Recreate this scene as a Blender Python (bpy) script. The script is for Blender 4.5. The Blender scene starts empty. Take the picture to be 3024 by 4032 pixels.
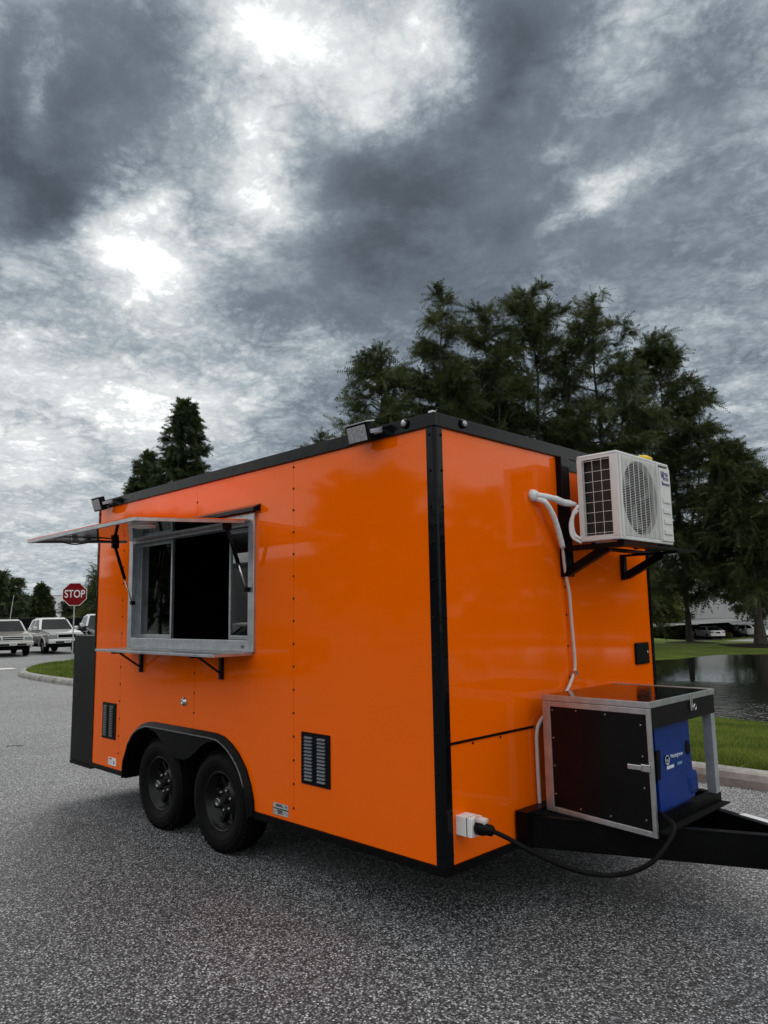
import bpy, bmesh, math, random
import numpy as np
from mathutils import Vector, Matrix
from mathutils.geometry import delaunay_2d_cdt

R = math.radians
sc = bpy.context.scene
COL = sc.collection
random.seed(7)

# ------------------------------------------------------------------ camera
cam = bpy.data.cameras.new("camera")
camo = bpy.data.objects.new("camera", cam); COL.objects.link(camo)
YAW, PIT, ROL = R(134.819), R(7.851), R(-0.986)
d = Vector((math.cos(PIT)*math.cos(YAW), math.cos(PIT)*math.sin(YAW), math.sin(PIT)))
rr = Vector((math.sin(YAW), -math.cos(YAW), 0)); uu = rr.cross(d)
r2 = rr*math.cos(ROL)+uu*math.sin(ROL); u2 = -rr*math.sin(ROL)+uu*math.cos(ROL)
camo.matrix_world = Matrix(((r2.x, u2.x, -d.x, 2.5788), (r2.y, u2.y, -d.y, -2.9965), (r2.z, u2.z, -d.z, 1.6486), (0, 0, 0, 1)))
cam.sensor_fit = 'VERTICAL'; cam.sensor_height = 24.0
cam.lens = 24.0*2896.74/4032.0
cam.clip_start = 0.05; cam.clip_end = 3000
sc.camera = camo

# ------------------------------------------------------------------ view / world / sun
sc.view_settings.view_transform = 'Standard'; sc.view_settings.look = 'None'
sc.view_settings.exposure = 0.75; sc.view_settings.gamma = 1.0
sc.view_settings.use_curve_mapping = False
try:
    sc.cycles.max_bounces = 8; sc.cycles.transparent_max_bounces = 16
    sc.cycles.use_denoising = True
    sc.cycles.sample_clamp_indirect = 4.0
except Exception:
    pass
SUN_AZ, SUN_EL = 140.0, 42.0
w = bpy.data.worlds.new("World"); sc.world = w; w.use_nodes = True
nt = w.node_tree; N = nt.nodes; L = nt.links; N.clear()

def nd(tree, typ, **kw):
    n = tree.nodes.new(typ)
    for k, v in kw.items(): setattr(n, k, v)
    return n
def wm(op, a, b=None, c=None):
    n = nd(nt, 'ShaderNodeMath', operation=op)
    for i, x in enumerate((a, b, c)):
        if x is None: continue
        if isinstance(x, (int, float)): n.inputs[i].default_value = x
        else: L.new(x, n.inputs[i])
    return n.outputs[0]
def wv(op, a, b=None):
    n = nd(nt, 'ShaderNodeVectorMath', operation=op)
    for i, x in enumerate((a, b)):
        if x is None: continue
        if isinstance(x, (tuple, list, Vector)): n.inputs[i].default_value = tuple(x)
        else: L.new(x, n.inputs[i])
    return n
def wnoise(vec, scale, detail, rough, dist=0.0, col=False):
    n = nd(nt, 'ShaderNodeTexNoise'); L.new(vec, n.inputs['Vector'])
    n.inputs['Scale'].default_value = scale; n.inputs['Detail'].default_value = detail
    n.inputs['Roughness'].default_value = rough; n.inputs['Distortion'].default_value = dist
    return n.outputs['Color'] if col else n.outputs['Fac']

tc = nd(nt, 'ShaderNodeTexCoord')
D0 = tc.outputs['Generated']
sep = nd(nt, 'ShaderNodeSeparateXYZ'); L.new(D0, sep.inputs[0])
zz = wm('ADD', wm('MAXIMUM', sep.outputs[2], 0.0), 0.24)
cmb = nd(nt, 'ShaderNodeCombineXYZ')
L.new(wm('DIVIDE', sep.outputs[0], zz), cmb.inputs[0]); L.new(wm('DIVIDE', sep.outputs[1], zz), cmb.inputs[1])
P = cmb.outputs[0]                                   # the flat cloud layer overhead, in plan
# edges of the cloud masses are torn by a warp of the direction
def warp(scale, detail, rough, amp):
    c_ = wv('SUBTRACT', wnoise(P, scale, detail, rough, col=True), (0.5, 0.5, 0.5))
    k_ = nd(nt, 'ShaderNodeVectorMath', operation='SCALE'); L.new(c_.outputs[0], k_.inputs[0]); k_.inputs[3].default_value = amp
    return k_.outputs[0]
DW = wv('ADD', wv('ADD', D0, warp(1.6, 3, 0.5, 0.15)).outputs[0], warp(5.0, 10, 0.66, 0.115)).outputs[0]
# cloud masses: (azimuth, elevation, half width, half height, tilt, strength) on the sky sphere
BL = [(154.4,38.0,0.107,0.123,0,-0.18),(162.2,32.8,0.058,0.123,0,-0.12),(160.4,28.4,0.065,0.078,20,-0.2),(133.5,33.9,0.175,0.078,35,-0.22),(137.1,25.5,0.097,0.065,10,-0.15),(146.1,23.3,0.049,0.036,0,-0.17),(156.2,23.5,0.058,0.029,0,-0.12),(123.5,40.0,0.103,0.052,20,-0.12),(112.2,35.1,0.103,0.071,20,-0.12),(110.3,26.2,0.142,0.052,15,-0.06),(122.3,28.0,0.136,0.058,25,-0.12),(161.5,20.7,0.084,0.023,0,-0.07),(155.4,19.6,0.071,0.019,0,-0.07),(163.4,36.7,0.052,0.058,0,-0.1),(149.1,28.5,0.029,0.058,10,-0.1),(141.7,38.0,0.045,0.039,-30,-0.06),(127.6,35.9,0.078,0.052,35,-0.1),(149.9,33.2,0.045,0.032,0,-0.06),(136.5,40.2,0.135,0.080,-25,0.28),(143.6,41.5,0.058,0.045,0,0.28),(137.0,37.1,0.029,0.032,0,0.2),(152.6,29.6,0.060,0.110,-35,0.22),(143.6,33.7,0.036,0.071,-15,0.24),(154.6,25.7,0.084,0.039,0,0.26),(142.4,29.2,0.045,0.036,20,0.22),(116.0,31.0,0.061,0.026,25,0.22),(120.9,32.9,0.026,0.014,0,0.16),(115.0,38.5,0.065,0.032,30,0.14),(120.5,28.1,0.052,0.014,30,0.16),(160.8,36.2,0.019,0.052,5,0.2),(130.5,41.1,0.045,0.065,20,0.22),(158.5,16.7,0.168,0.071,0,0.27),(148.5,16.4,0.103,0.052,0,0.20),(140.2,19.8,0.058,0.029,0,0.14),(159.9,11.0,0.129,0.058,0,0.19),(152.1,21.9,0.129,0.032,0,0.1),(159.3,5.1,0.142,0.045,0,0.08),(108.8,14.0,0.091,0.045,0,0.06),(159.0,13.7,0.058,0.010,-12,-0.22),(161.7,12.3,0.039,0.012,0,-0.2),(144.6,11.7,0.097,0.039,0,0.06),(147.5,39.1,0.026,0.078,-15,0.1),(143.9,29.6,0.080,0.085,-20,0.15),(150.5,24.6,0.080,0.050,0,0.13),(156.5,26.5,0.05,0.04,0,0.10)]
CLOUD_BASE = 1.06            # bright open overcast; the dark storm deck ahead is cut into it
DECK = (134.0, 24.0, 0.74, 0.62, 0, -0.565)
acc = None
for bi, (az, el, sa, sb, rot, wt) in enumerate([DECK]+BL):
    az, el, rot = R(az), R(el), R(rot)
    c = Vector((math.cos(el)*math.cos(az), math.cos(el)*math.sin(az), math.sin(el)))
    e1 = Vector((math.sin(az), -math.cos(az), 0)); e2 = e1.cross(c)
    a = (e1*math.cos(rot)+e2*math.sin(rot))/(sa*0.95); b = (-e1*math.sin(rot)+e2*math.cos(rot))/(sb*0.95)
    x = wv('DOT_PRODUCT', DW, a).outputs['Value']; y = wv('DOT_PRODUCT', DW, b).outputs['Value']
    q2 = wm('MULTIPLY_ADD', x, x, wm('MULTIPLY', y, y))
    if bi == 0: q2 = wm('MULTIPLY', q2, q2)
    g = wm('POWER', 0.42, q2)
    acc = wm('MULTIPLY_ADD', g, wt*(1.12 if wt > 0 else 0.90), CLOUD_BASE if acc is None else acc)
nA = wnoise(P, 2.4, 12, 0.62, 0.2)
nB = wnoise(P, 8.0, 10, 0.66, 0.2)
nC = wnoise(P, 26.0, 5, 0.58, 0.2)
puff = wm('ABSOLUTE', wm('MULTIPLY_ADD', nB, 2.0, -1.0))          # puffy cells with dark seams
cell = wm('ABSOLUTE', wm('MULTIPLY_ADD', nC, 2.0, -1.0))
low = nd(nt, 'ShaderNodeMapRange'); L.new(acc, low.inputs[0])      # thin bright cloud is broken small, the thick deck is smooth
low.inputs[1].default_value = 0.46; low.inputs[2].default_value = 0.66; low.inputs[3].default_value = 0.12; low.inputs[4].default_value = 1.0
V = wm('MULTIPLY_ADD', wm('SUBTRACT', nA, 0.5), 0.50, acc)
V = wm('MULTIPLY_ADD', wm('MULTIPLY', wm('SUBTRACT', puff, 0.15), low.outputs[0]), 0.50, V)
V = wm('MULTIPLY_ADD', wm('MULTIPLY', wm('SUBTRACT', cell, 0.15), low.outputs[0]), 0.22, V)
V = wm('MULTIPLY_ADD', wm('SUBTRACT', nB, 0.5), 0.24, V)
def lin(c): return tuple(((x/255)/12.92 if x/255 <= 0.04045 else ((x/255+0.055)/1.055)**2.4) for x in c)
ramp = nd(nt, 'ShaderNodeValToRGB'); L.new(V, ramp.inputs[0])
STOPS = [(0.20, (54, 59, 66)), (0.36, (82, 91, 101)), (0.50, (115, 126, 138)), (0.64, (162, 173, 181)), (0.82, (214, 219, 221)), (1.02, (246, 248, 248))]
els = ramp.color_ramp.elements
els[0].position = STOPS[0][0]; els[0].color = (*lin(STOPS[0][1]), 1)
els[1].position = STOPS[-1][0]; els[1].color = (*lin(STOPS[-1][1]), 1)
for p_, c_ in STOPS[1:-1]:
    e = els.new(p_); e.color = (*lin(c_), 1)
bgc = nd(nt, 'ShaderNodeBackground'); L.new(ramp.outputs[0], bgc.inputs[0]); gain = nd(nt, 'ShaderNodeMapRange'); L.new(V, gain.inputs[0])      # open cloud is brighter than the film can show
gain.inputs[1].default_value = 0.90; gain.inputs[2].default_value = 1.15; gain.inputs[3].default_value = 0.595; gain.inputs[4].default_value = 0.95
L.new(gain.outputs[0], bgc.inputs[1])
sky = nd(nt, 'ShaderNodeTexSky'); sky.sky_type = 'NISHITA'; sky.sun_disc = False
sky.sun_elevation = R(SUN_EL); sky.sun_rotation = R(90-SUN_AZ)
bgs = nd(nt, 'ShaderNodeBackground'); L.new(sky.outputs[0], bgs.inputs[0]); bgs.inputs[1].default_value = 0.05
mx = nd(nt, 'ShaderNodeMixShader')
cov = nd(nt, 'ShaderNodeMapRange'); L.new(V, cov.inputs[0])
cov.inputs[1].default_value = 0.30; cov.inputs[2].default_value = 0.52; cov.inputs[3].default_value = 0.985; cov.inputs[4].default_value = 0.995
L.new(cov.outputs[0], mx.inputs[0]); L.new(bgs.outputs[0], mx.inputs[1]); L.new(bgc.outputs[0], mx.inputs[2])
wo = nd(nt, 'ShaderNodeOutputWorld'); L.new(mx.outputs[0], wo.inputs[0])
w.cycles.sampling_method = 'MANUAL'; w.cycles.sample_map_resolution = 512

sl = bpy.data.lights.new("sun", 'SUN'); sl.energy = 1.0; sl.angle = R(28); sl.color = (1.0, 0.96, 0.9)
so = bpy.data.objects.new("sun", sl); COL.objects.link(so)
sd = Vector((math.cos(R(SUN_EL))*math.cos(R(SUN_AZ)), math.cos(R(SUN_EL))*math.sin(R(SUN_AZ)), math.sin(R(SUN_EL))))
so.rotation_euler = sd.to_track_quat('Z', 'Y').to_euler(); so.location = (0, 0, 30)

# ------------------------------------------------------------------ materials
def mat(name, color, rough=0.5, metal=0.0, spec=0.5, var=0.0, vscale=8.0, bump=0.0, bscale=40.0, coat=0.0, transmission=0.0, ior=1.45, color2=None, emit=None, bdetail=4):
    m = bpy.data.materials.new(name); m.use_nodes = True
    t = m.node_tree; b = t.nodes['Principled BSDF']
    b.inputs['Base Color'].default_value = (*color, 1); b.inputs['Roughness'].default_value = rough
    b.inputs['Metallic'].default_value = metal; b.inputs['Specular IOR Level'].default_value = spec
    b.inputs['IOR'].default_value = ior
    if coat: b.inputs['Coat Weight'].default_value = coat; b.inputs['Coat Roughness'].default_value = 0.03
    if transmission: b.inputs['Transmission Weight'].default_value = transmission
    if emit: b.inputs['Emission Color'].default_value = (*emit[0], 1); b.inputs['Emission Strength'].default_value = emit[1]
    tcn = t.nodes.new('ShaderNodeTexCoord')
    if var or color2:
        n = t.nodes.new('ShaderNodeTexNoise'); n.inputs['Scale'].default_value = vscale; n.inputs['Detail'].default_value = 5
        n.inputs['Roughness'].default_value = 0.65
        t.links.new(tcn.outputs['Object'], n.inputs['Vector'])
        rp = t.nodes.new('ShaderNodeValToRGB'); t.links.new(n.outputs['Fac'], rp.inputs[0])
        c2 = color2 or tuple(min(1, c*(1+var)) for c in color); c1 = color if color2 else tuple(c*(1-var) for c in color)
        rp.color_ramp.elements[0].position = 0.35; rp.color_ramp.elements[0].color = (*c1, 1)
        rp.color_ramp.elements[1].position = 0.65; rp.color_ramp.elements[1].color = (*c2, 1)
        t.links.new(rp.outputs[0], b.inputs['Base Color'])
    if bump:
        n2 = t.nodes.new('ShaderNodeTexNoise'); n2.inputs['Scale'].default_value = bscale; n2.inputs['Detail'].default_value = bdetail
        t.links.new(tcn.outputs['Object'], n2.inputs['Vector'])
        bp = t.nodes.new('ShaderNodeBump'); bp.inputs['Strength'].default_value = bump; bp.inputs['Distance'].default_value = 0.01
        t.links.new(n2.outputs['Fac'], bp.inputs['Height']); t.links.new(bp.outputs[0], b.inputs['Normal'])
        if coat: t.links.new(bp.outputs[0], b.inputs['Coat Normal'])
    return m
M = {}
M['orange'] = mat('orange_skin', (0.86, 0.124, 0.000), 0.05, spec=0.26, var=0.02, vscale=1.2, bump=0.05, bscale=1.7, bdetail=2)
M['black_gloss'] = mat('black_gloss_trim', (0.003, 0.0033, 0.0045), 0.14, spec=0.16, bump=0.25, bscale=9)
M['black_satin'] = mat('black_satin', (0.003, 0.0031, 0.0035), 0.36, spec=0.10, var=0.3, vscale=5)
M['black_matte'] = mat('black_matte', (0.003, 0.003, 0.0035), 0.8, spec=0.15)
M['black_panel'] = mat('black_panel', (0.003, 0.003, 0.0035), 0.25, spec=0.25, bump=0.1, bscale=4)
M['cabinet_black'] = mat('cabinet_black', (0.007, 0.007, 0.0075), 0.5, spec=0.15, var=0.25, vscale=3)
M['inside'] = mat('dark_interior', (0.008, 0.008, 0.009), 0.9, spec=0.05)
M['alu'] = mat('brushed_aluminium', (0.46, 0.48, 0.50), 0.38, metal=0.85, var=0.14, vscale=14, bump=0.15, bscale=30)
M['alu_dull'] = mat('dull_aluminium', (0.42, 0.45, 0.48), 0.45, metal=0.6, var=0.15, vscale=10)
M['mirror'] = mat('polished_underside', (0.30, 0.31, 0.32), 0.05, metal=0.95, bump=0.06, bscale=3)
M['glass'] = mat('glass', (0.85, 0.9, 0.9), 0.0, transmission=1.0, ior=1.5)
M['steel'] = mat('bright_steel', (0.6, 0.6, 0.6), 0.25, metal=1.0, var=0.2, vscale=30)
M['tyre'] = mat('tyre_rubber', (0.004, 0.004, 0.0045), 0.6, spec=0.10, var=0.35, vscale=12, bump=0.2, bscale=60)
M['rim'] = mat('black_rim', (0.005, 0.0052, 0.0055), 0.25, spec=0.25)
M['hub'] = mat('hub_metal', (0.22, 0.22, 0.22), 0.3, metal=0.9)
M['fender_edge'] = mat('fender_lip', (0.10, 0.105, 0.11), 0.38, metal=0.5, var=0.4, vscale=40)
M['louver'] = mat('louver_lip', (0.16, 0.175, 0.19), 0.4, metal=0.5)
M['louver_dark'] = mat('louver_dark', (0.02, 0.021, 0.023), 0.35)
M['white_case'] = mat('white_casing', (0.61, 0.61, 0.60), 0.42, var=0.05, vscale=6)
M['white_plastic'] = mat('white_plastic', (0.72, 0.71, 0.69), 0.4)
M['hose'] = mat('white_wrap', (0.70, 0.71, 0.72), 0.6, var=0.10, vscale=35, bump=0.5, bscale=60)
M['hose_thin'] = mat('beige_pipe', (0.56, 0.47, 0.44), 0.5)
M['coil'] = mat('coil_fins', (0.016, 0.013, 0.010), 0.6, var=0.4, vscale=30)
M['wire'] = mat('white_wire', (0.72, 0.72, 0.70), 0.4)
M['ink'] = mat('blue_ink', (0.06, 0.055, 0.19), 0.5)
M['blue'] = mat('blue_plastic', (0.003, 0.026, 0.17), 0.38, spec=0.25, var=0.12, vscale=4)
M['blue_print'] = mat('pale_print', (0.55, 0.60, 0.68), 0.5)
M['teal_print'] = mat('teal_print', (0.10, 0.26, 0.36), 0.5)
M['label'] = mat('white_label', (0.75, 0.75, 0.76), 0.5)
M['label_grey'] = mat('silver_label', (0.42, 0.43, 0.43), 0.4, metal=0.3, var=0.25, vscale=40)
M['red_print'] = mat('rust_print', (0.35, 0.06, 0.03), 0.5)
M['sign_red'] = mat('sign_red', (0.17, 0.004, 0.008), 0.5, spec=0.12)
M['sign_white'] = mat('sign_white', (0.75, 0.75, 0.75), 0.5)
M['galv'] = mat('galvanised', (0.38, 0.39, 0.40), 0.5, metal=0.5, var=0.2, vscale=6)
M['yellow'] = mat('yellow_cloth', (0.72, 0.48, 0.06), 0.8, var=0.15, vscale=20)
M['lamp_lens'] = mat('lamp_lens', (0.27, 0.28, 0.29), 0.2, var=0.3, vscale=60, coat=0.6)
M['concrete'] = mat('kerb_concrete', (0.22, 0.21, 0.195), 0.85, var=0.35, vscale=3.5, bump=0.4, bscale=25)
M['car_glass'] = mat('car_glass', (0.010, 0.013, 0.014), 0.04, spec=0.32)
M['car_silver'] = mat('silver_paint', (0.70, 0.71, 0.71), 0.22, metal=0.35, coat=0.6)
M['car_silver_dark'] = mat('grey_paint', (0.30, 0.30, 0.29), 0.25, metal=0.35, coat=0.6)
M['car_tan'] = mat('tan_paint', (0.50, 0.49, 0.47), 0.28, metal=0.35, coat=0.6)
M['car_tan_dark'] = mat('brown_paint', (0.15, 0.125, 0.10), 0.3, metal=0.2, coat=0.6)
M['car_white'] = mat('white_paint', (0.80, 0.80, 0.80), 0.22, coat=0.8)
M['car_black'] = mat('black_paint', (0.010, 0.011, 0.012), 0.15, coat=0.8)
M['chrome'] = mat('chrome', (0.75, 0.75, 0.75), 0.08, metal=1.0)
M['headlight'] = mat('headlight_lens', (0.30, 0.32, 0.33), 0.12, metal=0.4, var=0.4, vscale=14, coat=0.8)
M['taillight'] = mat('tail_lens', (0.22, 0.01, 0.01), 0.15, coat=0.8)
M['plate'] = mat('licence_plate', (0.66, 0.66, 0.64), 0.5)
M['bark'] = mat('bark', (0.045, 0.036, 0.028), 0.9, var=0.35, vscale=4, bump=0.6, bscale=12)
M['wall_white'] = mat('white_wall', (0.62, 0.62, 0.63), 0.7, var=0.05, vscale=0.2)
M['wall_grey'] = mat('grey_wall', (0.33, 0.34, 0.35), 0.7, var=0.07, vscale=0.2)
M['joint_wall'] = mat('darkened_wall', (0.20, 0.205, 0.21), 0.7, var=0.1, vscale=0.3)  # grey lowered to dim the unseen warehouse's reflection in the window panes
M['joint'] = mat('dark_joint', (0.09, 0.09, 0.09), 0.8)
M['screen'] = mat('black_screen', (0.006, 0.006, 0.007), 0.85, spec=0.15, var=0.3, vscale=1)
M['paint_line'] = mat('road_paint', (0.70, 0.69, 0.66), 0.7, var=0.12, vscale=8)
M['mulch'] = mat('mulch', (0.018, 0.013, 0.009), 0.95, spec=0.1, var=0.4, vscale=9, bump=0.8, bscale=20)
M['door_grey'] = mat('door_grey', (0.16, 0.165, 0.17), 0.5)

def leaf_mat(name, dark, light, scale=0.9):
    m = bpy.data.materials.new(name); m.use_nodes = True
    t = m.node_tree; b = t.nodes['Principled BSDF']; b.inputs['Roughness'].default_value = 0.65
    b.inputs['Specular IOR Level'].default_value = 0.25
    tcn = t.nodes.new('ShaderNodeTexCoord'); n = t.nodes.new('ShaderNodeTexNoise')
    n.inputs['Scale'].default_value = scale; n.inputs['Detail'].default_value = 4
    t.links.new(tcn.outputs['Object'], n.inputs['Vector'])
    rp = t.nodes.new('ShaderNodeValToRGB'); t.links.new(n.outputs['Fac'], rp.inputs[0])
    rp.color_ramp.elements[0].position = 0.38; rp.color_ramp.elements[0].color = (*dark, 1)
    rp.color_ramp.elements[1].position = 0.64; rp.color_ramp.elements[1].color = (*light, 1)
    t.links.new(rp.outputs[0], b.inputs['Base Color'])
    tr = t.nodes.new('ShaderNodeBsdfTranslucent'); t.links.new(rp.outputs[0], tr.inputs[0])
    mxs = t.nodes.new('ShaderNodeMixShader'); mxs.inputs[0].default_value = 0.25
    t.links.new(b.outputs[0], mxs.inputs[1]); t.links.new(tr.outputs[0], mxs.inputs[2])
    t.links.new(mxs.outputs[0], t.nodes['Material Output'].inputs[0])
    return m
M['leaf'] = leaf_mat('cypress_leaf', (0.028, 0.039, 0.013), (0.072, 0.088, 0.028))
M['leaf_dark'] = leaf_mat('dark_leaf', (0.026, 0.040, 0.016), (0.062, 0.084, 0.030))
M['leaf_light'] = leaf_mat('light_leaf', (0.05, 0.065, 0.016), (0.11, 0.12, 0.03))
M['hedge'] = leaf_mat('hedge_leaf', (0.018, 0.032, 0.014), (0.04, 0.06, 0.025), 2.0)
M['blade'] = leaf_mat('grass_blade', (0.078, 0.118, 0.014), (0.150, 0.192, 0.026), 1.2)

def grass_ground():
    m = bpy.data.materials.new('grass_ground'); m.use_nodes = True
    t = m.node_tree; b = t.nodes['Principled BSDF']; b.inputs['Roughness'].default_value = 0.9
    b.inputs['Specular IOR Level'].default_value = 0.1
    tcn = t.nodes.new('ShaderNodeTexCoord')
    n = t.nodes.new('ShaderNodeTexNoise'); n.inputs['Scale'].default_value = 0.5; n.inputs['Detail'].default_value = 10; n.inputs['Roughness'].default_value = 0.75
    t.links.new(tcn.outputs['Object'], n.inputs['Vector'])
    rp = t.nodes.new('ShaderNodeValToRGB'); t.links.new(n.outputs['Fac'], rp.inputs[0])
    rp.color_ramp.elements[0].position = 0.34; rp.color_ramp.elements[0].color = (0.050, 0.078, 0.012, 1)
    rp.color_ramp.elements[1].position = 0.66; rp.color_ramp.elements[1].color = (0.125, 0.165, 0.026, 1)
    t.links.new(rp.outputs[0], b.inputs['Base Color'])
    n2 = t.nodes.new('ShaderNodeTexNoise'); n2.inputs['Scale'].default_value = 22; n2.inputs['Detail'].default_value = 5
    t.links.new(tcn.outputs['Object'], n2.inputs['Vector'])
    bp = t.nodes.new('ShaderNodeBump'); bp.inputs['Strength'].default_value = 0.9; bp.inputs['Distance'].default_value = 0.05
    t.links.new(n2.outputs['Fac'], bp.inputs['Height']); t.links.new(bp.outputs[0], b.inputs['Normal'])
    return m
M['grass_ground'] = grass_ground()

def asphalt(name, scale=110.0):
    m = bpy.data.materials.new(name); m.use_nodes = True
    t = m.node_tree; b = t.nodes['Principled BSDF']; b.inputs['Roughness'].default_value = 0.62
    b.inputs['Specular IOR Level'].default_value = 0.55
    tcn = t.nodes.new('ShaderNodeTexCoord')
    v = t.nodes.new('ShaderNodeTexVoronoi'); v.inputs['Scale'].default_value = scale
    t.links.new(tcn.outputs['Object'], v.inputs['Vector'])
    sp = t.nodes.new('ShaderNodeSeparateColor'); t.links.new(v.outputs['Color'], sp.inputs[0])
    rp = t.nodes.new('ShaderNodeValToRGB'); t.links.new(sp.outputs[0], rp.inputs[0])
    E_ = rp.color_ramp.elements
    E_[0].position = 0.0; E_[0].color = (0.018, 0.018, 0.020, 1)
    E_[1].position = 1.0; E_[1].color = (0.76, 0.77, 0.78, 1)
    for p_, c_ in ((0.30, 0.072), (0.58, 0.170), (0.82, 0.36)):
        e = E_.new(p_); e.color = (c_*.97, c_, c_*1.045, 1)
    # joints between stones are dark binder
    dr = t.nodes.new('ShaderNodeMapRange'); t.links.new(v.outputs['Distance'], dr.inputs[0])
    dr.inputs[1].default_value = 0.30; dr.inputs[2].default_value = 0.75; dr.inputs[3].default_value = 1.0; dr.inputs[4].default_value = 0.25
    # broad wear
    n = t.nodes.new('ShaderNodeTexNoise'); n.inputs['Scale'].default_value = 0.45; n.inputs['Detail'].default_value = 10; n.inputs['Roughness'].default_value = 0.72
    t.links.new(tcn.outputs['Object'], n.inputs['Vector'])
    mr = t.nodes.new('ShaderNodeMapRange'); t.links.new(n.outputs['Fac'], mr.inputs[0])
    mr.inputs[1].default_value = 0.3; mr.inputs[2].default_value = 0.7; mr.inputs[3].default_value = 0.68; mr.inputs[4].default_value = 1.22
    # small oil spots
    v2 = t.nodes.new('ShaderNodeTexVoronoi'); v2.inputs['Scale'].default_value = 1.1
    nw = t.nodes.new('ShaderNodeTexNoise'); nw.inputs['Scale'].default_value = 9; nw.inputs['Detail'].default_value = 3
    t.links.new(tcn.outputs['Object'], nw.inputs['Vector'])
    va = t.nodes.new('ShaderNodeVectorMath'); va.operation = 'MULTIPLY_ADD'
    t.links.new(nw.outputs['Color'], va.inputs[0]); va.inputs[1].default_value = (0.12, 0.12, 0.12); t.links.new(tcn.outputs['Object'], va.inputs[2])
    t.links.new(va.outputs[0], v2.inputs['Vector'])
    m2 = t.nodes.new('ShaderNodeMapRange'); t.links.new(v2.outputs['Distance'], m2.inputs[0])
    m2.inputs[1].default_value = 0.03; m2.inputs[2].default_value = 0.085; m2.inputs[3].default_value = 0.35; m2.inputs[4].default_value = 1.0
    k1 = t.nodes.new('ShaderNodeMath'); k1.operation = 'MULTIPLY'; t.links.new(mr.outputs[0], k1.inputs[0]); t.links.new(m2.outputs[0], k1.inputs[1])
    k2 = t.nodes.new('ShaderNodeMath'); k2.operation = 'MULTIPLY'; t.links.new(k1.outputs[0], k2.inputs[0]); t.links.new(dr.outputs[0], k2.inputs[1])
    sc_ = t.nodes.new('ShaderNodeVectorMath'); sc_.operation = 'SCALE'
    t.links.new(rp.outputs[0], sc_.inputs[0]); t.links.new(k2.outputs[0], sc_.inputs[3])
    t.links.new(sc_.outputs[0], b.inputs['Base Color'])
    bp = t.nodes.new('ShaderNodeBump'); bp.inputs['Strength'].default_value = 0.75; bp.inputs['Distance'].default_value = 0.008
    bp.invert = True
    t.links.new(v.outputs['Distance'], bp.inputs['Height']); t.links.new(bp.outputs[0], b.inputs['Normal'])
    return m
M['asphalt'] = asphalt('asphalt_chip')
M['far_asphalt'] = mat('far_asphalt', (0.20, 0.20, 0.20), 0.8, var=0.12, vscale=0.6)

def water_mat():
    m = bpy.data.materials.new('pond_water'); m.use_nodes = True
    t = m.node_tree; b = t.nodes['Principled BSDF']
    b.inputs['Base Color'].default_value = (0.006, 0.008, 0.006, 1); b.inputs['Roughness'].default_value = 0.03
    b.inputs['IOR'].default_value = 1.33
    tcn = t.nodes.new('ShaderNodeTexCoord')
    mp = t.nodes.new('ShaderNodeMapping'); mp.inputs['Scale'].default_value = (1, 1, 1); mp.inputs['Rotation'].default_value = (0, 0, R(24))
    t.links.new(tcn.outputs['Object'], mp.inputs[0])
    mp2 = t.nodes.new('ShaderNodeMapping'); mp2.inputs['Scale'].default_value = (1.6, 4.2, 1)
    t.links.new(mp.outputs[0], mp2.inputs[0])
    n = t.nodes.new('ShaderNodeTexNoise'); n.inputs['Scale'].default_value = 1.6; n.inputs['Detail'].default_value = 4
    t.links.new(mp2.outputs[0], n.inputs['Vector'])
    # breeze ruffles the near water only in patches
    n2 = t.nodes.new('ShaderNodeTexNoise'); n2.inputs['Scale'].default_value = 0.16; n2.inputs['Detail'].default_value = 3
    t.links.new(tcn.outputs['Object'], n2.inputs['Vector'])
    sp = t.nodes.new('ShaderNodeSeparateXYZ'); t.links.new(tcn.outputs['Object'], sp.inputs[0])
    ad = t.nodes.new('ShaderNodeMath'); ad.operation = 'MULTIPLY_ADD'; t.links.new(n2.outputs['Fac'], ad.inputs[0]); ad.inputs[1].default_value = 8.0
    t.links.new(sp.outputs[1], ad.inputs[2])
    mr = t.nodes.new('ShaderNodeMapRange'); t.links.new(ad.outputs[0], mr.inputs[0])
    mr.inputs[1].default_value = 19.5; mr.inputs[2].default_value = 24.5; mr.inputs[3].default_value = 0.42; mr.inputs[4].default_value = 0.012
    bp = t.nodes.new('ShaderNodeBump'); bp.inputs['Distance'].default_value = 0.30
    t.links.new(mr.outputs[0], bp.inputs['Strength'])
    t.links.new(n.outputs['Fac'], bp.inputs['Height']); t.links.new(bp.outputs[0], b.inputs['Normal'])
    return m
M['water'] = water_mat()

# ------------------------------------------------------------------ mesh helpers
def obj(name, bm, m, parent=None, smooth=False, label=None, loc=None):
    me = bpy.data.meshes.new(name); bm.normal_update(); bm.to_mesh(me); bm.free()
    o = bpy.data.objects.new(name, me); COL.objects.link(o)
    for x in (m if isinstance(m, (list, tuple)) else [m]): me.materials.append(x)
    if parent: o.parent = parent
    if loc: o.location = loc
    if smooth:
        for p_ in me.polygons: p_.use_smooth = True
    if label: o['label'] = label
    return o
def split_obj(name, bm, m, parent=None, smooth=False):
    """one object for each loose piece"""
    seen = set(); bm.verts.index_update()
    for v0 in list(bm.verts):
        if v0 in seen: continue
        st = [v0]; isl = {v0}
        while st:
            v = st.pop()
            for e in v.link_edges:
                q = e.other_vert(v)
                if q not in isl: isl.add(q); st.append(q)
        seen |= isl; b2 = bmesh.new(); mp_ = {v: b2.verts.new(v.co) for v in isl}
        for f in {f for v in isl for f in v.link_faces}: b2.faces.new([mp_[v] for v in f.verts])
        obj(name, b2, m, parent, smooth)
    bm.free()
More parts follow.
